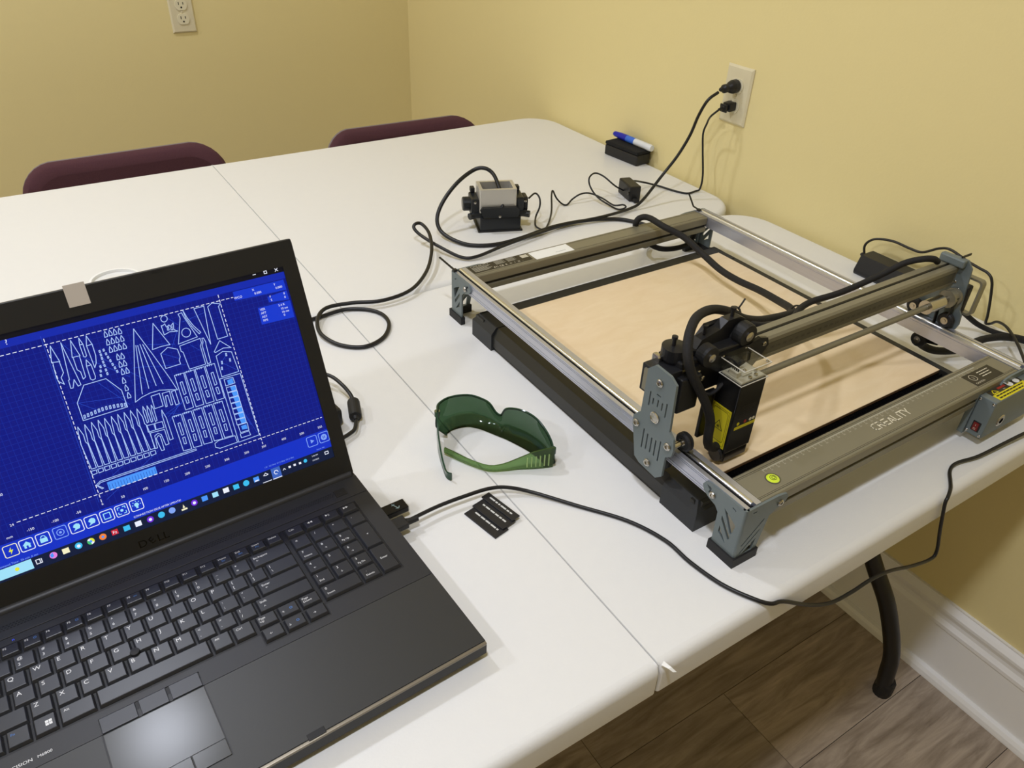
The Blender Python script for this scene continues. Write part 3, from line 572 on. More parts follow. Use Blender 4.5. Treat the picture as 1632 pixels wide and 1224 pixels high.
# ---- control box at the right end of the front beam
bx = MB().box(0.5670, 0.6740, 0.0350, 0.0566, 0.0130, 0.0700, 0.0012).build('control_box', 'slate_plate', ENG)
MB().prism([(0.0566, 0.010), (0.0566, 0.0705), (0.0600, 0.0745), (0.0640, 0.0745), (0.0640, 0.010)], 0.5640, 0.5700, 'x').build('box_flange', 'slate_plate', bx)
MB().box(0.5662, 0.5680, 0.0405, 0.0510, 0.0200, 0.0345, 0.0006).build('switch_bezel', 'black_plastic', bx)
MB().box(0.5650, 0.5675, 0.0422, 0.0493, 0.0215, 0.0330, 0.0006).build('power_switch', 'switch_red', bx)
MB().text('O', frame((0.5648, 0.0458, 0.0245), (0, -1, 0), (0, 0, 1)), 0.0028).text('I', frame((0.5648, 0.0458, 0.0300), (0, -1, 0), (0, 0, 1)), 0.0028).build('switch_mark', 'print_cream', bx)
for y, z in ((.0545, .0655), (.0375, .0665), (.0545, .0165), (.0375, .0165)): bolt((0.5670, y, z), (-1, 0, 0), 0.0019, bx, 0.0012)
MB().lathe([(0.0, 0), (0.004, 0), (0.004, 0.001), (0.0075, 0.001), (0.0088, 0.0), (0.0088, -0.001)], (0.6030, 0.0349, 0.0300), (0, -1, 0), 22).build('power_jack', 'steel', bx)
MB().lathe([(0.0, 0), (0.004, 0.0)], (0.6030, 0.0337, 0.0300), (0, -1, 0), 18).build('jack_hole', 'groove_black', bx)
MB().box(0.5780, 0.6480, 0.0470, 0.0555, 0.0699, 0.0704).build('warning_panel', 'label_dark', bx)
MB().box(0.5780, 0.6480, 0.0362, 0.0470, 0.0699, 0.0704).build('warning_panel_yellow', 'sticker_yellow', bx)
BT = lambda x, y: frame((x, y, 0.0706), (1, 0, 0), (0, 1, 0)); bw = MB()
fine_print(bw, 0.5815, 0.0440, 0.060, BT(0, 0), 0.0019, 5); fine_print(bw, 0.5815, 0.0396, 0.055, BT(0, 0), 0.0019, 6); bw.build('warning_text', 'print_black', bx)
for x in (.6240, .6390): MB().prism([(x + .0052 * math.cos(k * math.pi / 8), .0512 + .0040 * math.sin(k * math.pi / 8)) for k in range(16)], 0.0703, 0.0707, 'z').build('warning_symbol', 'sticker_white', bx)
MB().box(0.5985, 0.6150, 0.0515, 0.0545, 0.0703, 0.0707).build('red_bar', 'print_red', bx)
MB().text('ooo', BT(0.6070, 0.0492), 0.002).build('warning_symbol', 'print_cream', bx)
wtri = MB(); stroke(wtri, [(0.5820, .0482), (0.5940, .0482), (0.5880, .0545), (0.5820, .0482)], 0.0014, 0.0707, None); wtri.build('warning_symbol', 'sticker_yellow', bx)

# ---- sleeved harnesses (they move with the machine)
HARN = [(0.5331,0.6756,0.0600),(0.5098,0.6606,0.0800),(0.5138,0.6576,0.0920),(0.5235,0.6448,0.0960),(0.5213,0.6036,0.0960),(0.5386,0.5705,0.0860),(0.5459,0.5277,0.0700),(0.5385,0.4801,0.0650),(0.5342,0.4378,0.0660),(0.5244,0.3857,0.0750),(0.4989,0.3285,0.0900),(0.4729,0.2935,0.1050),(0.4547,0.2756,0.1120),(0.4256,0.2621,0.1220),(0.3512,0.2436,0.1450),(0.3034,0.2344,0.1650),(0.2744,0.2316,0.1830),(0.2332,0.2244,0.2020),(0.1972,0.2127,0.2100),(0.1745,0.1997,0.2070),(0.1616,0.1884,0.1970),(0.1571,0.1796,0.1840),(0.1620,0.1747,0.1670),(0.1750,0.1717,0.1450),(0.1866,0.1658,0.1210),(0.1924,0.1626,0.1020),(0.1915,0.1600,0.0830),(0.1950,0.1600,0.0700),(0.2050,0.1610,0.0610),(0.2135,0.1615,0.0590)]
h1 = MB().tube(HARN, 0.0054, 12).build('air_hose_sleeve', 'sleeve_black', ENG)
HARN2 = [(0.6461,0.2059,0.1720),(0.6349,0.2067,0.1780),(0.6209,0.2143,0.1780),(0.6071,0.2299,0.1680),(0.5791,0.2429,0.1500),(0.5252,0.2572,0.1320),(0.4838,0.2685,0.1240),(0.4549,0.2650,0.1220),(0.4245,0.2513,0.1240),(0.3751,0.2330,0.1400),(0.3299,0.2263,0.1520),(0.3098,0.2344,0.1580),(0.3023,0.2472,0.1640)]
MB().tube(HARN2, 0.0045, 10).build('cable_sleeve', 'sleeve_black', ENG)
def ring(c, ax, r, parent, name='cable_tie', w=0.003):
    a = Vector(ax).normalized(); return MB().lathe([(r, -w / 2), (r + .0012, -w / 2), (r + .0012, w / 2), (r, w / 2), (r, -w / 2)], c, a, 16).build(name, 'tie_black', parent)
ring((0.300, 0.2480, 0.1660), (-0.9, 0.1, 0.4), 0.0085, ENG); MB().tube([(0.300, 0.2440, 0.1740), (0.303, 0.243, 0.180), (0.308, 0.243, 0.187)], 0.0011, 6).build('cable_tie', 'tie_black', ENG)
ring((0.4560, 0.2700, 0.1160), (0.6, 0.7, 0.0), 0.0075, ENG)
MB().tube([(0.5584,0.6729,0.0300),(0.5707,0.6645,0.0220),(0.5839,0.6532,0.0200),(0.6084,0.6461,0.0200),(0.6373,0.6472,0.0220),(0.6480,0.6480,0.0400)], 0.0048, 10).build('cable_sleeve', 'sleeve_black', ENG)
MB().tube([(0.6696,0.2002,0.0420),(0.6900,0.2040,0.0260),(0.7150,0.1930,0.0140),(0.7495,0.1785,0.0120),(0.7718,0.1718,0.0200),(0.8015,0.1680,0.0220),(0.8376,0.1578,0.0200),(0.8647,0.1394,0.0160),(0.8809,0.1001,0.0120),(0.86, 0.06, 0.010),(0.78, 0.035, 0.012),(0.6735, 0.043, 0.025)], 0.0058, 10).build('cable_sleeve', 'sleeve_black', ENG)
MB().tube([(0.6900, 0.185, 0.110), (0.735, 0.20, 0.095), (0.7998,0.2192,0.0500),(0.8204,0.2153,0.0350),(0.8482,0.2029,0.0150),(0.8625,0.1775,0.0090),(0.8830,0.1464,0.0090),(0.895,0.1138,0.0090)], 0.0042, 10).build('cable_sleeve', 'sleeve_black', ENG)

# ================================================================ honeycomb bed and plywood
mat('bed_black', S(38, 37, 33), 0.45); mat('bed_cap', S(34, 36, 38), 0.5); mat('honeycomb_dark', S(20, 19, 18), 0.5, 0.3)
BX0, BX1, BY0, BY1, BZ = 0.1450, 0.6460, 0.1160, 0.5930, 0.0360
BED = thing('honeycomb_bed', ((BX0 + BX1) / 2, (BY0 + BY1) / 2, 0), 'black honeycomb laser bed with square corner caps under the engraver', 'laser bed')
def tprof(w_, ch=0.008): return [(0.003, 0.0), (0.003, 0.006), (0.0, 0.0062), (0.0, 0.0362 - ch * 1.7), (ch, 0.0362), (w_, 0.0362), (w_, 0.0)]
for s, x, w_ in ((1, BX0, 0.027), (-1, BX1, 0.0135)): MB().prism([(x + s * a, z) for a, z in tprof(w_, 0.008 if s > 0 else 0.0015)], BY0, BY1, 'y').build('frame_tube', 'bed_black', BED)
for s, y, w_ in ((1, BY0, 0.0135), (-1, BY1, 0.0225)): MB().prism([(y + s * a, z) for a, z in tprof(w_, 0.008 if s > 0 else 0.0015)], BX0 + 0.001, BX1 - 0.001, 'x').build('frame_tube', 'bed_black', BED)
for sx, x in ((1, BX0), (-1, BX1)):
    for sy_, y in ((1, BY0), (-1, BY1)):
        A = lambda a: x + sx * a
        B = lambda b: y + sy_ * b
        q = 0.003
        wx, wy = (0.0265 if sx > 0 else 0.013), (0.013 if sy_ > 0 else 0.022)
        poly = [(A(-q), B(-q)), (A(0.052), B(-q)), (A(0.052), B(wy)), (A(wx), B(wy)), (A(wx), B(0.052)), (A(-q), B(0.052))]
        inn = [(A(0.005), B(0.005)), (A(0.052), B(0.005)), (A(0.052), B(wy)), (A(wx), B(wy)), (A(wx), B(0.052)), (A(0.005), B(0.052))]
        mbx = MB(); n = 6
        vs_ = [(*p, 0.0) for p in poly] + [(*p, 0.0270) for p in poly] + [(*p, 0.0372) for p in inn]
        mbx.add(vs_, [tuple(range(n))] + [(i, (i + 1) % n, n + (i + 1) % n, n + i) for i in range(n)] + [(n + i, n + (i + 1) % n, 2 * n + (i + 1) % n, 2 * n + i) for i in range(n)] + [tuple(range(2 * n, 3 * n))]); mbx.build('corner_cap', 'bed_cap', BED)
# honeycomb walls that show along the edges of the sheet
hc = MB(); cell = 0.0046
def hexrow(xa, xb, ya, yb_):
    i = 0; y = ya
    while y < yb_:
        x = xa + (cell / 2 if i % 2 else 0)
        while x < xb:
            for k in range(3):
                a0, a1 = math.radians(60 * k + 30), math.radians(60 * k + 90); r = cell / math.sqrt(3)
                p, q = (x + r * math.cos(a0), y + r * math.sin(a0)), (x + r * math.cos(a1), y + r * math.sin(a1))
                hc.add([(*p, 0.012), (*q, 0.012), (*q, 0.0322), (*p, 0.0322)], [(0, 1, 2, 3)])
            x += cell
        y += cell * math.sqrt(3) / 2; i += 1
hexrow(BX0 + 0.028, BX1 - 0.014, BY0 + 0.0145, BY0 + 0.040)
hc.build('honeycomb', 'honeycomb_dark', BED, kind='stuff')
MB().box(BX0 + 0.004, BX1 - 0.004, BY0 + 0.004, BY1 - 0.004, 0.0005, 0.0110).build('bottom_tray', 'bed_black', BED)
def ply_mat():
    m = bpy.data.materials.new('plywood'); m.use_nodes = True; nt = m.node_tree; N = nt.nodes; L = nt.links; b = N['Principled BSDF']; b.inputs['Roughness'].default_value = 0.5
    tc = N.new('ShaderNodeTexCoord'); mp = N.new('ShaderNodeMapping'); mp.inputs['Scale'].default_value = (4.5, 14, 1); L.new(tc.outputs['Object'], mp.inputs[0])
    n = N.new('ShaderNodeTexNoise'); n.inputs['Scale'].default_value = 3.2; n.inputs['Detail'].default_value = 8; n.inputs['Roughness'].default_value = 0.62; n.inputs['Distortion'].default_value = 0.8; L.new(mp.outputs[0], n.inputs[0])
    r = N.new('ShaderNodeValToRGB'); e = r.color_ramp.elements; e[0].position = 0.25; e[0].color = (*S(226, 205, 168), 1); e[1].position = 0.75; e[1].color = (*S(236, 219, 188), 1)
    L.new(n.outputs['Fac'], r.inputs[0]); n2 = N.new('ShaderNodeTexNoise'); n2.inputs['Scale'].default_value = 5; n2.inputs['Detail'].default_value = 4; L.new(tc.outputs['Object'], n2.inputs[0])
    r2 = N.new('ShaderNodeValToRGB'); r2.color_ramp.elements[0].position = 0.3; r2.color_ramp.elements[0].color = (1.0, 0.98, 0.94, 1); r2.color_ramp.elements[1].position = 0.75; r2.color_ramp.elements[1].color = (1.0, 0.94, 0.90, 1); L.new(n2.outputs['Fac'], r2.inputs[0])
    mx = N.new('ShaderNodeMix'); mx.data_type = 'RGBA'; mx.blend_type = 'MULTIPLY'; mx.inputs[0].default_value = 1; L.new(r.outputs[0], mx.inputs[6]); L.new(r2.outputs[0], mx.inputs[7]); L.new(mx.outputs[2], b.inputs['Base Color']); MATS['plywood'] = m
ply_mat(); mat('ply_edge', S(120, 88, 56), 0.7)
PLY = thing('plywood_sheet', (0.395, 0.355, 0.0322), 'pale tan plywood sheet lying on the black honeycomb bed', 'plywood')
MB().box(0.1725, 0.6322, 0.1415, 0.5700, 0.0322, 0.0360).build('core', 'ply_edge', PLY); MB().box(0.1725, 0.6322, 0.1415, 0.5700, 0.0360, 0.0370).build('face_veneer', 'plywood', PLY)

# ================================================================ laptop
mat('laptop_black', S(40, 40, 42), 0.45, noise=0.06, nscale=900); mat('palm_rest', S(54, 54, 53), 0.42, 0.2, noise=0.05, nscale=900); mat('bezel_black', S(26, 25, 23), 0.55); mat('edge_silver', S(140, 132, 118), 0.35, 0.7); mat('key_black', S(40, 41, 45), 0.34); mat('key_well', S(18, 18, 20), 0.5)
mat('touch_black', S(66, 66, 64), 0.2, spec=0.16); mat('button_black', S(44, 45, 50), 0.38); mat('legend_white', S(225, 225, 225), 0.6); mat('legend_blue', S(70, 120, 190), 0.6); mat('laptop_logo', S(36, 36, 38), 0.15, 0.9); mat('tape_silver', S(196, 186, 174), 0.45)
emat('led_blue', S(70, 90, 255), 1.2)
LX, LY, YAW, LID, HD, LL, DK = -0.1362, 0.0935, 0.0437, 1.1773, 0.2724, 0.2712, 0.0228
LAP = thing('laptop', (LX, LY, 0), 'open black laptop with a blue design program on its screen', 'laptop', None, YAW, True)
W_ = 0.4167
base = MB()
prof = [(0.004, 0.004), (0.0, 0.0075), (0.0, 0.0206), (0.0022, 0.0222), (0.2870, 0.0222), (0.2900, 0.0200), (0.2900, 0.0060), (0.2850, 0.0030)]
base.prism([(y, z) for y, z in prof], -W_, 0.0, 'x'); base.build('base', 'laptop_black', LAP)
for x in (-0.03, -W_ + 0.03):
    for y in (0.03, 0.25): MB().lathe([(0.008, 0), (0.009, 0.003), (0.009, 0.005)], (x, y, 0), (0, 0, 1), 12).build('foot', 'rubber_black', LAP)
MB().plate([(-W_, 0.0028), (0, 0.0028), (0, 0.0970), (-0.2228, 0.0970), (-0.2228, 0.0240), (-0.3042, 0.0240), (-0.3042, 0.0970), (-W_, 0.0970)], [], 0.0221, DK).build('palm_rest', 'palm_rest', LAP)
MB().box(-W_, 0.0, -0.0006, 0.0026, 0.0196, 0.0226, 0.0008).build('front_trim', 'edge_silver', LAP)
MB().box(-0.170, -0.155, 0.0008, 0.0070, 0.0215, DK + 0.0004, 0.0004).build('latch_recess', 'key_well', LAP)
# keyboard surround with an opening for the keys
MB().plate([(-W_, 0.0975), (0, 0.0975), (0, 0.2395), (-W_, 0.2395)], [[(-0.3955, 0.1195), (-0.1660, 0.1195), (-0.1660, 0.1055), (-0.1030, 0.1055), (-0.1030, 0.1195), (-0.0195, 0.1195), (-0.0195, 0.2315), (-0.3955, 0.2315)], rrect(-0.3036, -0.2232, 0.0976, 0.1132, 0.0008, 2)], 0.0221, DK).build('keyboard_surround', 'laptop_black', LAP)
MB().box(-0.3955, -0.0195, 0.1055, 0.2315, 0.0215, 0.0223).build('keyboard_well', 'key_well', LAP)
MB().box(-W_, 0.0, 0.2398, 0.2700, 0.0221, DK + 0.0006, 0.0004).build('speaker_deck', 'laptop_black', LAP)
hol = MB()
for r in range(3):
    for i in range(120):
        x = -0.370 + i * 0.0028 + (0.0014 if r % 2 else 0)
        hol.box(x - 0.0009, x + 0.0009, 0.2500 + r * 0.0024 - 0.0005, 0.2500 + r * 0.0024 + 0.0005, DK + 0.0003, DK + 0.0008)
hol.build('speaker_holes', 'key_well', LAP, kind='stuff')
pb = MB().box(-0.0335, -0.0205, 0.2460, 0.2570, DK, DK + 0.0013, 0.0005).build('power_button', 'bezel_black', LAP); MB().text('o', frame((-0.027, 0.2515, DK + 0.00135), (1, 0, 0), (0, 1, 0)), 0.0034).build('power_symbol', 'palm_rest', pb)
MB().tube([(-W_ + 0.02, 0.2745, 0.0215), (-0.004, 0.2745, 0.0215)], 0.0062, 14, True, 0).build('hinge_cover', 'laptop_black', LAP)
# touchpad
MB().box(-0.3032, -0.2238, 0.0412, 0.0968, 0.0217, DK - 0.0003, 0.0003).build('touchpad', 'touch_black', LAP)
for a, b in ((-0.3032, -0.2756), (-0.2728, -0.2512), (-0.2486, -0.2240)): MB().box(a, b, 0.0980, 0.1128, 0.0216, DK + 0.0006, 0.0005).build('touchpad_button', 'button_black', LAP)
for a, b in ((-0.3032, -0.2775), (-0.2768, -0.2510), (-0.2504, -0.2238)): MB().box(a, b, 0.0248, 0.0406, 0.0216, DK + 0.0003, 0.0005).build('touchpad_button', 'touch_black', LAP)
MB().text('PRECISION', frame((-0.3520, 0.1062, DK + 0.00012), (1, 0, 0), (0, 1, 0)), 0.0028, 'R', 1.1).text('M6800', frame((-0.3380, 0.1062, DK + 0.00012), (1, 0, 0), (0, 1, 0)), 0.0024, 'R', 1.1).build('model_lettering', 'legend_white', LAP)
MB().text('n', frame((-0.3480, 0.2355, DK + 0.0001), (1, 0, 0), (0, 1, 0)), 0.003).build('bluetooth_led', 'led_blue', LAP)
# keys
KMESH = {}
def key(cx, cy, w, d, leg=(), blue=()):
    k = (round(w, 4), round(d, 4))
    if k not in KMESH:
        x, y = w / 2, d / 2; i = 0.0013; mbk = MB(); rings = []
        for ins, z in ((0.0, 0.0), (0.0, 0.0006), (i, 0.0028), (i + 0.0004, 0.0031)):
            rings += [(-x + ins, -y + ins * 1.2, z), (x - ins, -y + ins * 1.2, z), (x - ins, y - ins * .6, z), (-x + ins, y - ins * .6, z)]
        fs = [(a * 4 + j, a * 4 + (j + 1) % 4, a * 4 + 4 + (j + 1) % 4, a * 4 + 4 + j) for a in range(3) for j in range(4)] + [(12, 13, 14, 15)]
        o = mbk.add(rings, fs).build('key', 'key_black', LAP); KMESH[k] = o.data
    else:
        o = bpy.data.objects.new('key', KMESH[k]); COL.objects.link(o); o.parent = LAP
    o.location = (cx, cy, 0.0222)
    for mname, lst in (('legend_white', leg), ('legend_blue', blue)):
        if lst:
            t = MB()
            for s_, lx, ly, cap in lst:
                t.text(s_, frame((-w / 2 + lx, d / 2 - ly, 0.00318), (1, 0, 0), (0, 1, 0)), cap, 'L')
            t.build('legend', mname, o)
P_ = 0.0189; KD = 0.0172; KW = 0.0172
def big(c): return [(c, 0.0034, 0.0048, 0.0041)]
def two(a, b): return [(a, 0.0036, 0.0044, 0.0030), (b, 0.0036, 0.0108, 0.0030)]
yF, yN, yQ, yA, yZ, yS = 0.2232, 0.2047, 0.1863, 0.1678, 0.1493, 0.1308
for i, c in enumerate('QWERTYUIOP'): key(-0.2767 + (i - 4) * P_, yQ, KW, KD, big(c))
for i, (a, b) in enumerate((('{', '['), ('}', ']'))): key(-0.2767 + (6 + i) * P_, yQ, KW, KD, two(a, b))
xr = -0.1048
def span(x0, x1, y, leg=(), d=KD, blue=()): key((x0 + x1) / 2, y, x1 - x0, d, leg, blue)
xb = -0.2767 + 7 * P_ + KW / 2 + 0.0017; span(xb, xr, yQ, two('|', '\\'))
span(-0.3940, -0.2767 - 4 * P_ - KW / 2 - 0.0017, yQ, [('Tab', 0.004, 0.0052, 0.0024)])
for i, c in enumerate('ASDFGHJKL'): key(-0.2916 + (i - 3) * P_, yA, KW, KD, big(c))
key(-0.2916 + 6 * P_, yA, KW, KD, two(':', ';')); key(-0.2916 + 7 * P_, yA, KW, KD, two('"', "'"))
xe = -0.2916 + 7 * P_ + KW / 2 + 0.0017; span(xe, xr, yA, [('Enter', 0.0038, 0.0050, 0.0025), ('\u2190', 0.0060, 0.0090, 0.0022)])
span(-0.3940, -0.2916 - 3 * P_ - KW / 2 - 0.0017, yA, [('Caps', 0.004, 0.0052, 0.0024)])
for i, c in enumerate('ZXCVBNM'): key(-0.2437 + (i - 5) * P_, yZ, KW, KD, big(c))
for i, (a, b) in enumerate((('<', ','), ('>', '.'), ('?', '/'))): key(-0.2437 + (2 + i) * P_, yZ, KW, KD, two(a, b))
xs = -0.2437 + 4 * P_ + KW / 2 + 0.0017; span(xs, xr, yZ, [('Shift', 0.0038, 0.0050, 0.0025), ('^', 0.0058, 0.0112, 0.0030)])
span(-0.3940, -0.2437 - 5 * P_ - KW / 2 - 0.0017, yZ, [('Shift', 0.0038, 0.0050, 0.0025)])
nums = [('~', '`'), ('!', '1'), ('@', '2'), ('#', '3'), ('$', '4'), ('%', '5'), ('^', '6'), ('&', '7'), ('*', '8'), ('(', '9'), (')', '0'), ('_', '-'), ('+', '=')]
for i, (a, b) in enumerate(nums): key(-0.2862 + (i - 5) * P_, yN, KW, KD, two(a, b))
span(-0.2862 + 7 * P_ + KW / 2 + 0.0017, xr, yN, [('Backspace', 0.0034, 0.0048, 0.0024), ('\u2190', 0.0050, 0.0088, 0.0022)])
fl = ['Esc'] + ['F%d' % k for k in range(1, 13)] + ['Home', 'End', 'Insert', 'Delete']; fw = (xr + 0.3940) / 17
for i, s_ in enumerate(fl):
    bl = {3: [('O', .0092, .0042, .0024)], 5: [('O', .0092, .0042, .0024)], 8: [('oo', .0080, .0044, .0020)], 13: [('Scr', .005, .0068, .0020)], 14: [('Brk', .005, .0068, .0020)], 15: [('Prt', .005, .0068, .0020)]}.get(i, ())
    key(-0.3940 + (i + .5) * fw, yF, fw - 0.0017, 0.0125, [(s_, 0.0026, 0.0036, 0.0021)], bl)
span(-0.2998, -0.2074, yS); span(-0.2057, -0.1880, yS, [('Alt', 0.0036, 0.0046, 0.0024)]); span(-0.1863, -0.1680, yS, [('Ctrl', 0.0036, 0.0046, 0.0024)])
span(-0.3280, -0.3015, yS, [('Alt', 0.0036, 0.0046, 0.0024)]); span(-0.3470, -0.3297, yS); span(-0.3660, -0.3487, yS, (), KD, [('Fn', 0.0036, 0.0048, 0.0024)]); span(-0.3940, -0.3677, yS, [('Ctrl', 0.0036, 0.0046, 0.0024)])
wl = MB()
for a in (0, 1):
    for b in (0, 1): wl.add([(-0.3383 + a * 0.0026, yS - 0.0026 + b * 0.0027, 0.02545), (-0.3383 + a * 0.0026 + 0.0023, yS - 0.0026 + b * 0.0027, 0.02545), (-0.3383 + a * 0.0026 + 0.0023, yS - 0.0002 + b * 0.0027, 0.02545), (-0.3383 + a * 0.0026, yS - 0.0002 + b * 0.0027, 0.02545)], [(0, 1, 2, 3)])
wl.build('window_symbol', 'legend_white', LAP)
ac = (-0.1552, -0.1344, -0.1135)
for x, lg_, bl in ((ac[0], [('Page', .003, .0040, .0023), ('Up', .003, .0075, .0023)], ()), (ac[1], [('\u2191', .003, .008, .0024)], [('o', .0105, .006, .0040)]), (ac[2], [('Page', .003, .0040, .0023), ('Down', .003, .0075, .0023)], ())): key(x, 0.1318, 0.0190, 0.0140, lg_, bl)
for x, lg_, bl in ((ac[0], [('\u2190', .006, .0072, .0024)], ()), (ac[1], [('\u2193', .003, .008, .0024)], [('o', .0105, .006, .0040)]), (ac[2], [('\u2192', .006, .0072, .0024)], ())): key(x, 0.1150, 0.0190, 0.0140, lg_, bl)
nx = (-0.0916, -0.0713, -0.0510, -0.0305); nw = 0.0186
for x, s_ in zip(nx, ('Calc', '\u25c4\u25c4', '\u25ba||', '\u25ba\u25ba')): key(x, yF, nw, 0.0125, [(s_, 0.0042, 0.0040, 0.0022)])
for x, s_ in zip(nx, ('n', '/', '*', '-')): key(x, yN, nw, KD, [(s_, 0.0048, 0.0048, 0.0030)])
grid = ((yQ, (('7', 'Home'), ('8', '\u2191'), ('9', 'Pg Up'))), (yA, (('4', '\u2190'), ('5', ''), ('6', '\u2192'))), (yZ, (('1', 'End'), ('2', '\u2193'), ('3', 'Pg Dn'))))
for y, row in grid:
    for x, (a, b) in zip(nx, row): key(x, y, nw, KD, [(a, .0042, .0046, .0028)] + ([(b, .0042 if len(b) > 1 else .006, .0112, .0022)] if b else []))
span(nx[0] - nw / 2, nx[1] + nw / 2, yS, [('0', .0042, .0046, .0028), ('Insert', .0042, .0112, .0022)]); key(nx[2], yS, nw, KD, [('.', .0060, .0050, .0028), ('Delete', .0042, .0112, .0022)])
key(nx[3], (yQ + yA) / 2, nw, KD + 0.0185, [('+', .0085, .0170, .0030)]); key(nx[3], (yZ + yS) / 2, nw, KD + 0.0185, [('Enter', .0052, .0175, .0025)])
MB().lathe([(0.0034, 0), (0.0036, 0.003), (0.0042, 0.0042), (0.0038, 0.0052), (0, 0.0056)], (-0.2630, 0.1602, 0.0222), (0, 0, 1), 18).build('pointing_stick', 'rubber_black', LAP)
# ---- lid
ML = frame((0, HD, DK - 0.0016), (1, 0, 0), (0, math.cos(LID), math.sin(LID)))
MB(ML).box(-W_, 0, -0.004, LL, -0.0125, -0.0012, 0.0014).build('lid', 'laptop_black', LAP)
SX, SB, SW, SHt = 0.0165, 0.0287, 0.3830, 0.2165
MB(ML).plate(rrect(-W_ + 0.0008, -0.0008, 0.002, LL - 0.0008, 0.003, 3), [[(-SX - SW, SB), (-SX, SB), (-SX, SB + SHt), (-SX - SW, SB + SHt)]], -0.0012, 0.0008).build('bezel', 'bezel_black', LAP)
SC = ML @ Matrix.Translation((-SX, SB, 0))
MB(SC).box(-0.1995, -0.1815, SHt + 0.0085, SHt + 0.0290, 0.0008, 0.0013).build('camera_tape', 'tape_silver', LAP, label='silver tape over the webcam')
for x in (-0.262, -0.118): MB(SC).box(x - 0.006, x + 0.006, SHt + 0.0220, SHt + 0.0245, 0.0006, 0.0011).build('latch_slot', 'key_well', LAP)
MB(SC).text('D', frame((-0.2085, -0.0135, 0.0009), (1, 0, 0), (0, 1, 0)), 0.0072, 'C', 1.15).text('LL', frame((-0.1890, -0.0135, 0.0009), (1, 0, 0), (0, 1, 0)), 0.0072, 'C', 1.15).text('E', frame((-0.2000, -0.0135, 0.0009), (0.88, 0.48, 0), (-0.48, 0.88, 0)), 0.0068, 'C', 1.05).build('maker_logo', 'laptop_logo', LAP)
# ---- screen picture (a lit display)
G = 1.0
def se(n, r, g, b): return emat('screen_' + n, S(r, g, b), G)
se('canvas', 4, 20, 128); se('band', 14, 40, 170); se('foot', 14, 48, 196); se('title', 8, 10, 22); se('task', 12, 26, 58); se('grid', 22, 50, 165); se('line', 176, 204, 255); se('fill', 74, 150, 250); se('faint', 48, 88, 220); se('white', 235, 240, 255); se('panel', 18, 56, 205); se('dim', 130, 165, 245)
se('yellow', 228, 232, 60); se('cyan', 60, 190, 240); se('orange', 240, 130, 60); se('red', 205, 40, 60); se('green', 70, 190, 110); se('purple', 110, 40, 220); se('pink', 230, 130, 220); se('widget', 160, 225, 250); se('cream', 245, 240, 200); se('active', 60, 100, 190); se('darkline', 20, 60, 170)
SCR = MB(SC).box(-SW, 0, 0, SHt, -0.0010, -0.0006).build('screen', 'screen_canvas', LAP)
def quad(mbq, x0, x1, y0, y1, z): mbq.add([(x0, y0, z), (x1, y0, z), (x1, y1, z), (x0, y1, z)], [(0, 1, 2, 3)])
def layer(name, mname, fn):
    q = MB(SC); fn(q); return q.build(name, mname, SCR, kind=None if name in ('title_bar', 'tool_bar', 'footer_bar', 'task_bar', 'weather_widget', 'weather_sun') else 'stuff')
layer('title_bar', 'screen_title', lambda q: quad(q, -SW, 0, 0.2112, SHt, -0.00055))
layer('tool_bar', 'screen_band', lambda q: quad(q, -SW, 0, 0.2042, 0.2112, -0.00055))
layer('footer_bar', 'screen_foot', lambda q: quad(q, -SW, 0, 0.0126, 0.0338, -0.00055))
layer('task_bar', 'screen_task', lambda q: quad(q, -SW, 0, 0.0, 0.0126, -0.00055))
def grd(q):
    st = (0.22935 - 0.20228) and 0.00524
    x = -0.2125
    while x > -SW: x -= st
    x += st
    while x < -0.002: quad(q, x - 0.00012, x + 0.00012, 0.0340, 0.2040, -0.00056); x += st
    y = 0.0460
    while y < 0.203: quad(q, -SW, -0.001, y - 0.00012, y + 0.00012, -0.00056); y += st
layer('grid_lines', 'screen_grid', grd)
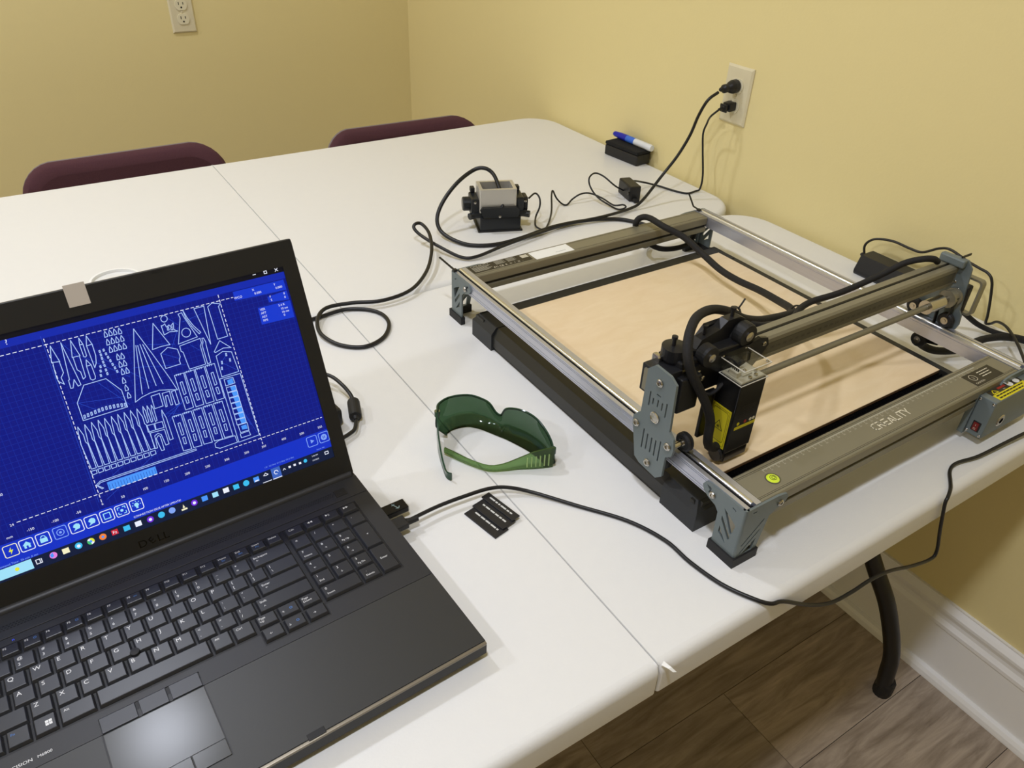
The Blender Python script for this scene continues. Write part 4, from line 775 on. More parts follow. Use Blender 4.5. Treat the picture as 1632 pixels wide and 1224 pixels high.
LINES=[
(1,[-22471,19615,-22179,18028,-22828,18139]),
(0,[-22738,18067,-22814,17470,-22872,16686,-22837,16316,-22461,15925,-22525,16575,-22208,16967,-22213,18039]),
(1,[-21584,19662,-21247,16075,-21202,15470,-21455,15416,-21593,16096,-21897,15379,-22086,15395,-22042,16150,-21946,16209]),
(1,[-20782,19648,-20459,18083,-21115,18103]),
(0,[-21057,18041,-21073,16879,-20875,16636,-20867,15908,-20623,16057,-20520,18012]),
(1,[-20078,19666,-19923,19042,-20199,19034]),
(0,[-20199,19034,-20198,17915,-20067,17830,-19956,17931,-19923,19042]),
(1,[-19440,19704,-19201,18830,-19686,18793]),
(0,[-19686,18793,-19641,16657,-19402,17038,-19232,17712,-19201,18830]),
(1,[-20108,17572,-19853,16996,-20253,16984]),
(0,[-20253,16984,-20291,15723,-20136,15582,-19916,15648,-19838,15898,-19853,16996]),
(1,[-18002,19138,-17952,19456,-17848,19688,-17718,19327,-17740,19152]),
(1,[-17594,19155,-17543,19475,-17439,19707,-17308,19345,-17330,19170]),
(1,[-17195,19132,-17145,19452,-17041,19684,-16909,19321,-16930,19146]),
(1,[-16772,19101,-16722,19423,-16618,19656,-16484,19292,-16506,19116]),
(1,[-18037,18379,-17986,18699,-17881,18931,-17752,18567,-17773,18392]),
(1,[-17627,18395,-17576,18716,-17471,18948,-17341,18584,-17362,18408]),
(1,[-17222,18385,-17172,18707,-17067,18941,-16935,18575,-16957,18399]),
(1,[-16791,18378,-16740,18701,-16635,18935,-16502,18568,-16523,18391]),
(1,[-18021,17647,-17970,17969,-17865,18201,-17735,17835,-17757,17659]),
(1,[-17615,17644,-17564,17966,-17459,18200,-17328,17832,-17350,17656]),
(1,[-17217,17662,-17166,17985,-17061,18219,-16928,17851,-16950,17674]),
(1,[-16799,17629,-16749,17954,-16643,18188,-16509,17819,-16531,17641]),
(1,[-17632,16796,-17581,17120,-17475,17355,-17344,16984,-17366,16807]),
(1,[-17253,16772,-17202,17098,-17097,17332,-16964,16961,-16985,16783]),
(1,[-17652,16064,-17601,16390,-17496,16625,-17364,16252,-17385,16074]),
(1,[-17257,16062,-17206,16388,-17100,16624,-16967,16250,-16989,16071]),
(1,[-17673,15329,-17621,15656,-17516,15892,-17383,15516,-17405,15337]),
(1,[-17261,15319,-17210,15648,-17104,15884,-16971,15507,-16993,15328]),
(1,[-17831,14494,-17779,14823,-17673,15059,-17541,14680,-17563,14500]),
(1,[-17829,13743,-17778,14074,-17671,14311,-17539,13929,-17561,13749]),
(1,[-17836,12991,-17784,13323,-17677,13561,-17544,13177,-17566,12995]),
(1,[-18854,18078,-18753,18093,-18748,17902,-18849,17886]),
(1,[-18854,17743,-18753,17758,-18749,17566,-18850,17551]),
(1,[-18864,17401,-18763,17416,-18759,17223,-18860,17208]),
(1,[-18872,17039,-18771,17054,-18767,16860,-18868,16846]),
(1,[-18858,16697,-18757,16711,-18752,16517,-18853,16503]),
(1,[-18872,16261,-18771,16276,-18766,16081,-18868,16067]),
(1,[-18865,15892,-18764,15906,-18759,15711,-18861,15697]),
(1,[-19222,16691,-19121,16705,-19117,16512,-19218,16498]),
(1,[-19329,16295,-19228,16309,-19224,16115,-19325,16101]),
(1,[-19432,15888,-19331,15902,-19327,15707,-19428,15694]),
(1,[-18499,18108,-18398,18123,-18393,17931,-18495,17916]),
(1,[-18419,17721,-18317,17736,-18312,17543,-18414,17528]),
(1,[-18344,17361,-18243,17376,-18238,17183,-18340,17168]),
(1,[-18258,16988,-18156,17002,-18151,16808,-18253,16794]),
(1,[-18183,16598,-18081,16612,-18076,16418,-18178,16403]),
(1,[-18086,16227,-17983,16241,-17978,16046,-18081,16032]),
(1,[-18006,15851,-17903,15865,-17898,15669,-18000,15655]),
(1,[-15419,19236,-14517,16379,-13746,13764,-13405,12397,-14169,12649,-14977,12867,-15841,12866,-16657,12709,-17340,12415,-16537,15315]),
(0,[-15693,17661,-16526,12998]),
(0,[-15539,17615,-15826,13338]),
(0,[-15320,17644,-15121,13394]),
(0,[-15088,17575,-14475,13375]),
(1,[-13635,19288,-12762,16891,-13572,16942,-14413,16863]),
(1,[-13041,16690,-12248,16265,-12213,15492,-12400,15166,-12383,14777,-13802,14740,-13821,16263]),
(1,[-21000,15359,-19074,15378,-18135,13910,-18119,12206,-22042,12165,-22008,13909]),
(1,[-21864,12632,-21751,12639,-21770,12348,-21894,12336]),
(1,[-21554,12682,-21441,12688,-21460,12397,-21584,12385]),
(1,[-21242,12712,-21127,12719,-21146,12427,-21271,12415]),
(1,[-20905,12763,-20790,12770,-20809,12477,-20934,12465]),
(1,[-20570,12805,-20455,12812,-20473,12519,-20598,12507]),
(1,[-20253,12836,-20137,12843,-20156,12550,-20281,12537]),
(1,[-19913,12832,-19797,12838,-19815,12545,-19941,12532]),
(1,[-19578,12810,-19461,12817,-19478,12522,-19605,12510]),
(1,[-19253,12774,-19136,12781,-19153,12486,-19280,12473]),
(1,[-18919,12735,-18801,12742,-18818,12446,-18946,12433]),
(1,[-18592,12671,-18473,12677,-18490,12381,-18619,12368]),
(1,[-18293,12616,-18174,12623,-18190,12325,-18320,12313]),
(1,[-15855,12535,-15069,12561,-15111,11270,-15900,11250]),
(1,[-14832,12482,-14129,12491,-14233,11116,-14407,11126,-14408,12148,-14634,12126,-14766,11103,-14899,11100]),
(1,[-13982,12394,-13621,12420,-13642,11012,-13965,10975]),
(1,[-12275,19373,-12331,19264,-12421,19183,-12532,19143,-12646,19150,-12745,19202,-12816,19292,-12847,19406,-12834,19526,-12778,19635,-12688,19715,-12578,19756,-12465,19749,-12365,19697,-12293,19608,-12262,19494]),
(1,[-10605,17496,-10684,17342,-10811,17229,-10967,17175,-11129,17186,-11271,17262,-11372,17390,-11416,17552,-11398,17722,-11320,17874,-11194,17987,-11038,18042,-10877,18031,-10735,17956,-10633,17828,-10587,17666]),
(1,[-12994,18875,-12862,18838,-12642,18970,-12573,18602,-12308,18761,-12217,18580,-11885,18838,-12001,18207,-11707,17967,-12435,18095,-12988,17941]),
(0,[-12549,18439,-12418,18636,-12415,18284,-12559,18286,-12549,18439]),
(0,[-12227,18427,-12083,18542,-12113,18199,-12247,18237,-12227,18427]),
(1,[-11198,19545,-10854,19592,-10787,19200,-10124,16920,-12009,16714,-11137,19139]),
(1,[-10683,19796,-10489,18961,-10155,18081,-9680,17272,-9863,17165,-10314,18047,-10626,18999]),
(1,[-9645,19675,-8664,19689,-9106,15861]),
(1,[-8335,19523,-7838,19787,-7076,19508,-7330,19296,-7304,16190,-8325,16159]),
(1,[-11962,16502,-9924,16703,-9904,16257,-10107,15955,-10133,14062,-11732,14032,-11831,15828,-11979,15952]),
(1,[-9750,16653,-9599,16649,-9498,16218,-9550,15911,-9632,14070,-9947,14045,-9922,15940,-9743,16290]),
(1,[-8190,15958,-7307,14964,-8040,15140,-8922,14914,-9006,15021]),
(1,[-8949,14555,-8210,14823,-7391,14537,-7260,12381,-9009,12353]),
(1,[-7997,14563,-7906,14552,-7938,14282,-8036,14295]),
(1,[-7790,13924,-7699,13913,-7730,13641,-7829,13655]),
(1,[-8623,13891,-8533,13879,-8564,13609,-8662,13623]),
(1,[-8788,13325,-8698,13313,-8730,13042,-8828,13056]),
(1,[-13258,13843,-12379,13838,-12478,10215,-13251,10201]),
(1,[-12961,13018,-12744,13039,-12735,11792,-12965,11730]),
(1,[-12963,11452,-12745,11472,-12728,10815,-12946,10796]),
(0,[-13060,13891,-13069,13748]),
(0,[-12868,13889,-12877,13746]),
(0,[-12676,13887,-12685,13743]),
(1,[-12264,13856,-11373,13851,-11460,10205,-12244,10191]),
(1,[-11960,13025,-11740,13047,-11726,11792,-11960,11730]),
(1,[-11957,11450,-11736,11470,-11716,10808,-11937,10790]),
(0,[-12063,13904,-12072,13761]),
(0,[-11869,13902,-11878,13758]),
(0,[-11674,13900,-11683,13756]),
(1,[-11257,13869,-10355,13864,-10429,10195,-11223,10181]),
(1,[-10946,13033,-10723,13055,-10705,11792,-10941,11729]),
(1,[-10937,11448,-10713,11467,-10691,10802,-10915,10783]),
(0,[-11054,13918,-11062,13773]),
(0,[-10857,13915,-10866,13771]),
(0,[-10660,13913,-10668,13768]),
(1,[-10237,13883,-9323,13877,-9385,10184,-10189,10170]),
(1,[-9919,13041,-9694,13063,-9670,11792,-9909,11729]),
(1,[-9904,11445,-9678,11465,-9652,10796,-9879,10776]),
(0,[-10032,13931,-10040,13786]),
(0,[-9832,13929,-9840,13783]),
(0,[-9633,13927,-9640,13781]),
(1,[-14638,9940,-13800,9926,-13840,6206,-14637,6269]),
(1,[-14333,9133,-14117,9149,-14114,7878,-14331,7863]),
(1,[-14331,7580,-14114,7594,-14151,6896,-14356,6925]),
(0,[-14439,9987,-14449,9842]),
(0,[-14247,9984,-14257,9839]),
(0,[-14054,9981,-14064,9835]),
(1,[-13642,9945,-12794,9931,-12820,6187,-13628,6251]),
(1,[-13331,9133,-13112,9149,-13104,7870,-13324,7855]),
(1,[-13323,7570,-13103,7584,-13138,6881,-13346,6911]),
(0,[-13441,9993,-13451,9847]),
(0,[-13246,9990,-13256,9843]),
(0,[-13051,9986,-13060,9840]),
(1,[-12634,9950,-11774,9936,-11787,6168,-12606,6232]),
(1,[-12315,9133,-12093,9149,-12081,7862,-12304,7847]),
(1,[-12302,7559,-12079,7574,-12111,6867,-12322,6896]),
(0,[-12430,9998,-12439,9851]),
(0,[-12233,9995,-12242,9848]),
(0,[-12035,9992,-12044,9844]),
(1,[-11612,9955,-10742,9941,-10741,6148,-11570,6213]),
(1,[-11287,9133,-11062,9149,-11045,7853,-11271,7838]),
(1,[-11267,7549,-11041,7564,-11072,6852,-11285,6882]),
(0,[-11406,10004,-11415,9856]),
(0,[-11206,10000,-11215,9852]),
(0,[-11006,9997,-11015,9849]),
(1,[-10577,9961,-9696,9946,-9681,6128,-10521,6194]),
(1,[-10245,9133,-10017,9149,-9995,7845,-10224,7830]),
(1,[-10219,7539,-9990,7553,-10019,6837,-10235,6867]),
(0,[-10369,10009,-10377,9860]),
(0,[-10167,10006,-10175,9857]),
(0,[-9964,10003,-9972,9853]),
(1,[-9277,12201,-7185,12148,-7123,5270,-9317,5238]),
(1,[-8884,12027,-8002,11981,-7959,11350,-8909,11327]),
(1,[-8919,11141,-7981,11119,-7996,10599,-8935,10624]),
(1,[-8924,10554,-7984,10528,-7999,10006,-8940,10034]),
(1,[-8929,9964,-7988,9935,-8003,9411,-8946,9443]),
(1,[-8935,9372,-7991,9340,-8006,8813,-8951,8849]),
(1,[-8940,8777,-7995,8742,-8009,8213,-8956,8252]),
(1,[-8945,8180,-7998,8141,-8013,7610,-8962,7653]),
(1,[-8951,7581,-8001,7538,-8016,7005,-8967,7051]),
(1,[-8900,6998,-7949,6952,-7998,6133,-8869,6155]),
(1,[-8949,6037,-8024,6044,-7971,5580,-8940,5591]),
(1,[-11596,5942,-11145,6113,-9497,6041,-9442,5284,-11255,5278,-11632,5518]),
(1,[-22653,11733,-22436,10860,-22470,10167,-22343,9884,-22374,7464,-22789,7483,-22906,10048,-22850,10403,-22776,11218]),
(1,[-22892,7284,-22450,7272,-22476,6926,-22891,6899]),
(1,[-22048,11767,-21827,10891,-21860,10196,-21731,9911,-21795,7463,-22213,7483,-22299,10075,-22244,10432,-22171,11250]),
(1,[-22316,7282,-21871,7271,-21897,6923,-22315,6895]),
(1,[-21465,11792,-21241,10913,-21272,10215,-21141,9930,-21211,7462,-21633,7482,-21714,10094,-21659,10452,-21587,11274]),
(1,[-21737,7281,-21288,7269,-21313,6920,-21734,6892]),
(1,[-20876,11798,-20647,10916,-20677,10215,-20545,9928,-20624,7461,-21049,7481,-21123,10094,-21068,10453,-20998,11278]),
(1,[-21153,7279,-20700,7267,-20725,6917,-21149,6889]),
(1,[-20311,11787,-20079,10901,-20108,10197,-19974,9910,-20031,7460,-20460,7479,-20557,10076,-20502,10436,-20433,11264]),
(1,[-20564,7277,-20108,7265,-20132,6913,-20559,6886]),
(1,[-19720,11768,-19485,10878,-19512,10171,-19376,9882,-19434,7458,-19866,7478,-19964,10049,-19910,10411,-19842,11243]),
(1,[-19970,7275,-19511,7263,-19535,6910,-19965,6882]),
(1,[-19147,11784,-18907,10891,-18933,10182,-18796,9892,-18832,7457,-19267,7477,-19389,10059,-19335,10423,-19268,11257]),
(1,[-19372,7273,-18909,7261,-18932,6907,-19366,6879]),
(1,[-18569,11772,-18326,10876,-18350,10164,-18212,9873,-18226,7456,-18664,7476,-18809,10041,-18756,10406,-18690,11244]),
(1,[-18770,7271,-18303,7259,-18325,6903,-18763,6875]),
(1,[-17997,11783,-17750,10883,-17773,10169,-17633,9876,-17614,7455,-18056,7475,-18235,10045,-18182,10411,-18118,11252]),
(1,[-18162,7270,-17691,7257,-17713,6900,-18154,6872]),
(1,[-17416,11754,-17165,10850,-17187,10133,-17044,9839,-16998,7454,-17444,7474,-17652,10009,-17599,10377,-17536,11221]),
(1,[-17550,7268,-17075,7256,-17097,6897,-17541,6869]),
(1,[-16850,11799,-16737,11327,-16785,10184,-16951,10117,-16970,11264]),
(1,[-16480,11749,-16367,11276,-16413,10129,-16580,10062,-16601,11213]),
(1,[-16109,11699,-15994,11225,-16039,10075,-16207,10007,-16229,11161]),
(1,[-17093,9876,-16417,9829,-16434,9200,-17125,9206]),
(1,[-16326,9845,-15643,9797,-15658,9165,-16387,9212]),
(1,[-16996,9062,-15672,8973,-15691,7444,-16009,7414,-16096,8585,-16337,8801,-16686,8654,-16800,7414,-17057,7432]),
(1,[-16649,8345,-16359,8583,-16229,8437,-16263,7012,-16527,7013]),
(1,[-15349,10914,-15179,10025,-15183,7803,-15503,7773,-15469,10371]),
(1,[-13486,6062,-13485,5909,-22455,5948,-22803,5749,-22398,5339,-22534,5298,-22898,5837,-22451,6092])]
FILL=[[-8628,11832,-8068,11907,-8067,11385,-8626,11377],[-8542,11112,-8005,11099,-8013,10634,-8480,10644],[-8546,10523,-8009,10508,-8016,10041,-8484,10054],[-8551,9932,-8012,9915,-8020,9446,-8489,9460],[-8555,9339,-8015,9319,-8023,8848,-8493,8864],[-8560,8743,-8019,8721,-8027,8248,-8497,8266],[-8565,8144,-8022,8120,-8030,7646,-8502,7666],[-8569,7543,-8026,7517,-8034,7041,-8506,7062],[-8635,6805,-8083,6804,-8069,6307,-8613,6405],[-21980,5755,-17536,5707,-17557,4914,-22003,4882]]
FAINT=[[-22926,20655,-23184,4148],[-21937,13885,-17853,13205],[-21937,13885,-20310,12444],[-19838,15256,-17863,12356],[-19074,15378,-18302,13637],[-20341,17958,-17075,14924],[-18797,17307,-15460,13838],[-21584,19662,-20445,17630],[-14700,17461,-12306,16805],[-16509,15680,-11988,14607],[-12247,19443,-11500,18536],[-11007,18712,-8813,19058],[-10974,16330,-10297,15569],[-11565,18319,-12690,16520],[-13774,16293,-12254,15278],[-8480,13633,-7300,12519],[-8044,14322,-8579,13828],[-7981,8281,-7272,5573],[-8187,8836,-7634,6593],[-14978,10060,-13026,11241],[-14877,10395,-13352,9863],[-22480,4146,-16803,7117],[-21337,6228,-20251,6774],[-15602,10223,-13115,11127],[-15153,9377,-13575,11087]]
DASH=[[-26385,19823,-5737,19816],[-29873,4953,-208,4824],[-22759,20353,-22962,4000],[-7045,20412,-7054,4194]]
PANEL=[[-5574,20340,-267,20332,-221,19240,-5632,19430],[-2338,19002,-244,19159,-205,18190,-2337,18398],[-3614,18132,-145,18087,-168,16243,-3686,16379]]
TXT=[('mm', (-30830, 3847), 2.3, 'C', 'W'),
 ('24', (-30313, 4873), 2.3, 'C', 'W'),
 ('-150', (-29111, 3895), 2.3, 'C', 'W'),
 ('-100', (-27078, 3877), 2.3, 'C', 'W'),
 ('-50', (-25063, 3891), 2.3, 'C', 'W'),
 ('50', (-21105, 3881), 2.3, 'C', 'W'),
 ('100', (-19001, 3884), 2.3, 'C', 'W'),
 ('150', (-16985, 3910), 2.3, 'C', 'W'),
 ('200', (-14962, 3899), 2.3, 'C', 'W'),
 ('250', (-12941, 3897), 2.3, 'C', 'W'),
 ('300', (-10961, 3905), 2.3, 'C', 'W'),
 ('350', (-8888, 3897), 2.3, 'C', 'W'),
 ('397', (-7002, 3885), 2.3, 'C', 'W'),
 ('450', (-4821, 3941), 2.3, 'C', 'W'),
 ('500', (-2800, 3833), 2.3, 'C', 'W'),
 ('550', (-697, 3844), 2.3, 'C', 'W'),
 ('6', (-22953, 3888), 2.3, 'C', 'W'),
 ('00', (-30233, 7885), 2.3, 'C', 'W'),
 ('WCO', (-5227, 19687), 2.2, 'C', 'W'),
 ('0.000', (-3178, 19662), 2.2, 'C', 'W'),
 ('X', (-3572, 20060), 2.2, 'C', 'W'),
 ('Y', (-1305, 20055), 2.2, 'C', 'W'),
 ('0.000', (-932, 19678), 2.2, 'C', 'W'),
 ('F', (-2050, 18953), 2.2, 'C', 'W'),
 ('S', (-2022, 18592), 2.2, 'C', 'W'),
 ('0', (-570, 18937), 2.2, 'C', 'W'),
 ('0', (-574, 18547), 2.2, 'C', 'W'),
 ('VER', (-3188, 17889), 2.2, 'C', 'W'),
 ('AFT', (-3174, 17514), 2.2, 'C', 'W'),
 ('AST', (-3173, 17124), 2.2, 'C', 'W'),
 ('RPS', (-3170, 16741), 2.2, 'C', 'W'),
 ('5.4 K', (-1140, 17849), 2.2, 'C', 'W'),
 ('10 ms', (-940, 17464), 2.2, 'C', 'W'),
 ('16 ms', (-908, 17105), 2.2, 'C', 'W'),
 ('0', (-1139, 16754), 2.2, 'C', 'W'),
 ('?', (-25552, 20891), 4.5, 'C', 'W'),
 ('CONNECTION ISSUE AFTER UPDATE?', (-20821, 1507), 2.5, 'L', 'W'),
 ('1.2h   S [1.00x]  G1 [1.00x]  G0 [1.00x]', (-7580, 1629), 1.9, 'L', 'B'),
 ('Status: Idle', (-1256, 1502), 2.0, 'C', 'B'),
 ('Estimated Time:  56 min ,6 sec', (-29287, 1418), 2.5, 'R', 'B'),
 ('3:45 PM', (-2084, 956), 2.0, 'C', 'W'),
 ('3/5/2025', (-2107, 478), 2.0, 'C', 'W')]
ICON=[(-31117, 2589), (-29813, 2606), (-28448, 2606), (-27006, 2636), (-25641, 2607), (-24304, 2602), (-22935, 2593), (-21590, 2605), (-20228, 2620), (-1942, 2601), (-573, 2605)]
TASK=[(-29435, 695), (-28201, 747), (-27140, 730), (-26033, 753), (-24956, 742), (-23887, 742), (-22797, 762), (-21712, 714), (-20638, 732), (-19512, 713), (-18439, 748), (-17398, 788), (-16271, 654), (-15215, 727), (-14156, 765), (-13076, 748), (-11954, 785), (-10898, 750), (-9832, 742), (-8738, 743), (-7673, 855), (-6566, 712), (-5666, 697), (-5046, 726), (-4475, 750), (-3863, 717), (-3242, 751), (-747, 765)]
WINB=[(-3029, 21515), (-1872, 21490), (-715, 21469)]
WID=[-32434,1246,-29952,1152,-29951,254,-32771,212]
def pts_of(fl_): return [(fl_[i] * 1e-5, fl_[i + 1] * 1e-5) for i in range(0, len(fl_), 2)]
def poly_line(q, pts, w, z, closed):
    if closed: pts = pts + [pts[0]]
    for a, b in zip(pts, pts[1:]):
        a, b = Vector(a), Vector(b); d = b - a
        if d.length < 1e-7: continue
        n_ = Vector((-d.y, d.x)).normalized() * w / 2; e = d.normalized() * w * 0.4; a, b = a - e, b + e
        q.add([(a.x + n_.x, a.y + n_.y, z), (b.x + n_.x, b.y + n_.y, z), (b.x - n_.x, b.y - n_.y, z), (a.x - n_.x, a.y - n_.y, z)], [(0, 1, 2, 3)])
layer('travel_lines', 'screen_faint', lambda q: [poly_line(q, pts_of(f), 0.00026, -0.00050, 0) for f in FAINT])
layer('info_panels', 'screen_panel', lambda q: [q.add([(x, y, -0.00050) for x, y in pts_of(f)], [(0, 1, 2, 3)]) for f in PANEL])
layer('filled_shapes', 'screen_fill', lambda q: [q.add([(x, y, -0.00047) for x, y in pts_of(f)], [(0, 1, 2, 3)]) for f in FILL])
def stripes(q):
    p = [Vector(v) for v in pts_of(FILL[-1])]
    for k in range(17):
        t = (k + .5) / 17; a = p[0].lerp(p[1], t); b = p[3].lerp(p[2], t); poly_line(q, [tuple(a.lerp(b, .3)), tuple(a.lerp(b, .92))], 0.00035, -0.00044, 0)
layer('shape_stripes', 'screen_darkline', stripes)
layer('cut_lines', 'screen_line', lambda q: [poly_line(q, pts_of(f), 0.00062, -0.00042, c) for c, f in LINES])
def dashes(q):
    for f in DASH:
        a, b = [Vector(v) for v in pts_of(f)]; ln = (b - a).length; d = (b - a) / ln; s = 0.0
        while s < ln: poly_line(q, [tuple(a + d * s), tuple(a + d * min(s + 0.0027, ln))], 0.0006, -0.00045, 0); s += 0.0050
layer('dashed_lines', 'screen_white', dashes)
TX = lambda p, z=-0.00040: frame((p[0] * 1e-5, p[1] * 1e-5, z), (1, 0, 0), (0, 1, 0))
for col, mname in (('W', 'screen_white'), ('B', 'screen_dim')):
    def ft(q):
        for s_, p, c_, al, cl in TXT:
            if cl == col: q.text(s_, TX(p), c_ * 1e-3 * (1.02 if len(s_) < 6 and al == 'C' else 0.74), al, 1.0)
    layer('screen_text', mname, ft)
def icon_frames(q, lst):
    for p in lst:
        x, y = p[0] * 1e-5, p[1] * 1e-5; poly_line(q, rrect(x - 0.0056, x + 0.0056, y - 0.0056, y + 0.0056, 0.0016, 3), 0.0007, -0.00042, 1)
layer('icon_frames', 'screen_white', lambda q: icon_frames(q, ICON[1:3] + ICON[4:9])); layer('icon_frames', 'screen_cream', lambda q: icon_frames(q, ICON[:1])); layer('icon_frames', 'screen_dim', lambda q: icon_frames(q, [ICON[3]] + ICON[9:]))
def disc(q, x, y, r, z=-0.00041, n=16): q.add([(x + r * math.cos(2 * math.pi * k / n), y + r * math.sin(2 * math.pi * k / n), z) for k in range(n)], [tuple(range(n))])
def poly(q, p, pts, z=-0.00041): q.add([(p[0] * 1e-5 + a * 1e-3, p[1] * 1e-5 + b * 1e-3, z) for a, b in pts], [tuple(range(len(pts)))])
layer('icon_bolt', 'screen_yellow', lambda q: poly(q, ICON[0], [(.6, 3.4), (-2, -.6), (-.2, -.6), (-.8, -3.4), (2, .7), (.2, .7)]))
def ic2(q):
    poly(q, ICON[1], [(0, 3.4), (-3.6, 0), (-2.6, 0), (-2.6, -3.2), (-.8, -3.2), (-.8, -.8), (.8, -.8), (.8, -3.2), (2.6, -3.2), (2.6, 0), (3.6, 0)])
    poly(q, ICON[2], [(-3, .8), (3, .8), (3, -3.4), (-3, -3.4)])
    x, y = ICON[2][0] * 1e-5, ICON[2][1] * 1e-5; poly_line(q, [(x + .0019 * math.cos(a), y + .0012 + .0019 * math.sin(a)) for a in [k * math.pi / 8 for k in range(9)]], 0.0007, -0.00041, 0)
    for i in (4, 5): poly(q, ICON[i], [(-1.6, 2.6), (.6, 3.3), (2.8, 2.2), (3.3, 0), (2.2, -2.4), (.2, -2.4), (-3, -3.6), (-1.2, -1.2), (-2.8, .6)])
    x, y = ICON[6][0] * 1e-5, ICON[6][1] * 1e-5; poly_line(q, rrect(x - .0028, x + .0028, y - .0028, y + .0028, .0003, 2), 0.0008, -0.00041, 1)
    x, y = ICON[7][0] * 1e-5, ICON[7][1] * 1e-5; disc(q, x, y, 0.0014)
    for a in (1, -1):
        for b in (1, -1): poly_line(q, [(x + a * .0034, y + b * .0014), (x + a * .0034, y + b * .0034), (x + a * .0014, y + b * .0034)], 0.0007, -0.00041, 0)
    x, y = ICON[8][0] * 1e-5, ICON[8][1] * 1e-5; disc(q, x, y + .0002, 0.0021); quad(q, x - .001, x + .001, y - .0034, y - .0012, -0.00041)
    for a in (0, 45, 90, 135, 180): disc(q, x + .0036 * math.cos(math.radians(a)), y + .0002 + .0036 * math.sin(math.radians(a)), 0.0005)
layer('icon_shapes', 'screen_widget', ic2)
def ic3(q):
    x, y = ICON[3][0] * 1e-5, ICON[3][1] * 1e-5; poly_line(q, [(x + .003 * math.cos(k * .39), y + .003 * math.sin(k * .39)) for k in range(16)], 0.0007, -0.00041, 1); disc(q, x, y, .0012)
    poly(q, ICON[9], [(-1.6, 2.2), (2.4, 0), (-1.6, -2.2)]); x, y = ICON[10][0] * 1e-5, ICON[10][1] * 1e-5; disc(q, x, y, 0.0036, n=8)
layer('icon_shapes', 'screen_dim', ic3)
layer('icon_pause', 'screen_foot', lambda q: [quad(q, ICON[10][0] * 1e-5 + a, ICON[10][0] * 1e-5 + a + .0008, ICON[10][1] * 1e-5 - .0015, ICON[10][1] * 1e-5 + .0015, -0.0004) for a in (-.0013, .0005)])
def wb(q):
    (a, b), (c, d), (e, f) = [(x * 1e-5, y * 1e-5) for x, y in WINB]
    quad(q, a - .0016, a + .0016, b - .0003, b + .0003, -0.0004); poly_line(q, [(c - .0013, d - .0013), (c + .0013, d - .0013), (c + .0013, d + .0013), (c - .0013, d + .0013)], .0007, -.0004, 1)
    poly_line(q, [(e - .0014, f - .0014), (e + .0014, f + .0014)], .0006, -.0004, 0); poly_line(q, [(e - .0014, f + .0014), (e + .0014, f - .0014)], .0006, -.0004, 0)
layer('window_buttons', 'screen_white', wb)
layer('weather_widget', 'screen_widget', lambda q: quad(q, -SW, -0.2996, 0.0022, 0.0120, -0.0005)); layer('weather_sun', 'screen_yellow', lambda q: disc(q, -0.3122, 0.0072, 0.0018))
tcol = ['white', 'pink', 'cream', 'cyan', 'white', 'orange', 'red', 'cyan', 'white', 'purple', 'cyan', 'dim', 'cream', 'purple', 'fill', 'widget', 'white', 'cyan', 'cyan', 'fill', 'white', 'active', 'white', 'white', 'white', 'white', 'cyan', 'white']
for i, (p, cn) in enumerate(zip(TASK, tcol)):
    x, y = p[0] * 1e-5, p[1] * 1e-5
    if i == 21: layer('task_icon', 'screen_active', lambda q: quad(q, x - .0050, x + .0050, 0.0002, 0.0124, -.0005)); layer('task_icon', 'screen_white', lambda q: (quad(q, x - .0050, x + .0050, 0.0002, 0.0011, -.00045), poly_line(q, [(x + .0022 * math.cos(k), y + .0022 * math.sin(k)) for k in range(6)], .0007, -.00044, 0), quad(q, x - .0162, x - .0066, .0004, .0011, -.00045))); continue
    if i in (1, 3, 4, 5, 9, 10, 11, 13, 18, 26): layer('task_icon', 'screen_' + cn, lambda q: disc(q, x, y, 0.0032 if i < 22 else .0020))
    elif i in (12,): layer('task_icon', 'screen_' + cn, lambda q: (poly(q, p, [(0, 3.2), (-1.2, -.6), (1.2, -.6)]), quad(q, x - .0028, x + .0028, y - .0030, y - .0012, -.00041)))
    elif i in (0, 20, 22, 27): layer('task_icon', 'screen_' + cn, lambda q: poly_line(q, {0: [(x - .0022, y - .002), (x - .0022, y + .002), (x + .001, y + .002), (x + .001, y - .002), (x - .0022, y - .002), (x + .0024, y - .002), (x + .0024, y + .002)], 20: [(x - .0024, y - .0004), (x, y + .0018), (x + .0024, y - .0004), (x, y - .0010), (x - .0024, y - .0004)], 22: [(x - .0013, y - .0006), (x, y + .0008), (x + .0013, y - .0006)], 27: [(x - .0019, y - .0013), (x + .0019, y - .0013), (x + .0019, y + .0015), (x - .0019, y + .0015), (x - .0019, y - .0013)]}[i], 0.0007, -.00041, 0))
    else: h_ = 0.0029 if i < 22 else 0.0013; layer('task_icon', 'screen_' + cn, lambda q: quad(q, x - h_, x + h_, y - h_ * .9, y + h_ * .9, -.00041))
layer('task_icon', 'screen_yellow', lambda q: (q.add([(TASK[4][0] * 1e-5 + .0032 * math.cos(a), TASK[4][1] * 1e-5 + .0032 * math.sin(a), -.0004) for a in [-.5 + k * .26 for k in range(9)]] + [(TASK[4][0] * 1e-5, TASK[4][1] * 1e-5, -.0004)], [tuple(range(10))])))
layer('task_icon', 'screen_green', lambda q: (q.add([(TASK[4][0] * 1e-5 + .0032 * math.cos(a), TASK[4][1] * 1e-5 + .0032 * math.sin(a), -.0004) for a in [2.6 + k * .26 for k in range(9)]] + [(TASK[4][0] * 1e-5, TASK[4][1] * 1e-5, -.0004)], [tuple(range(10))])))
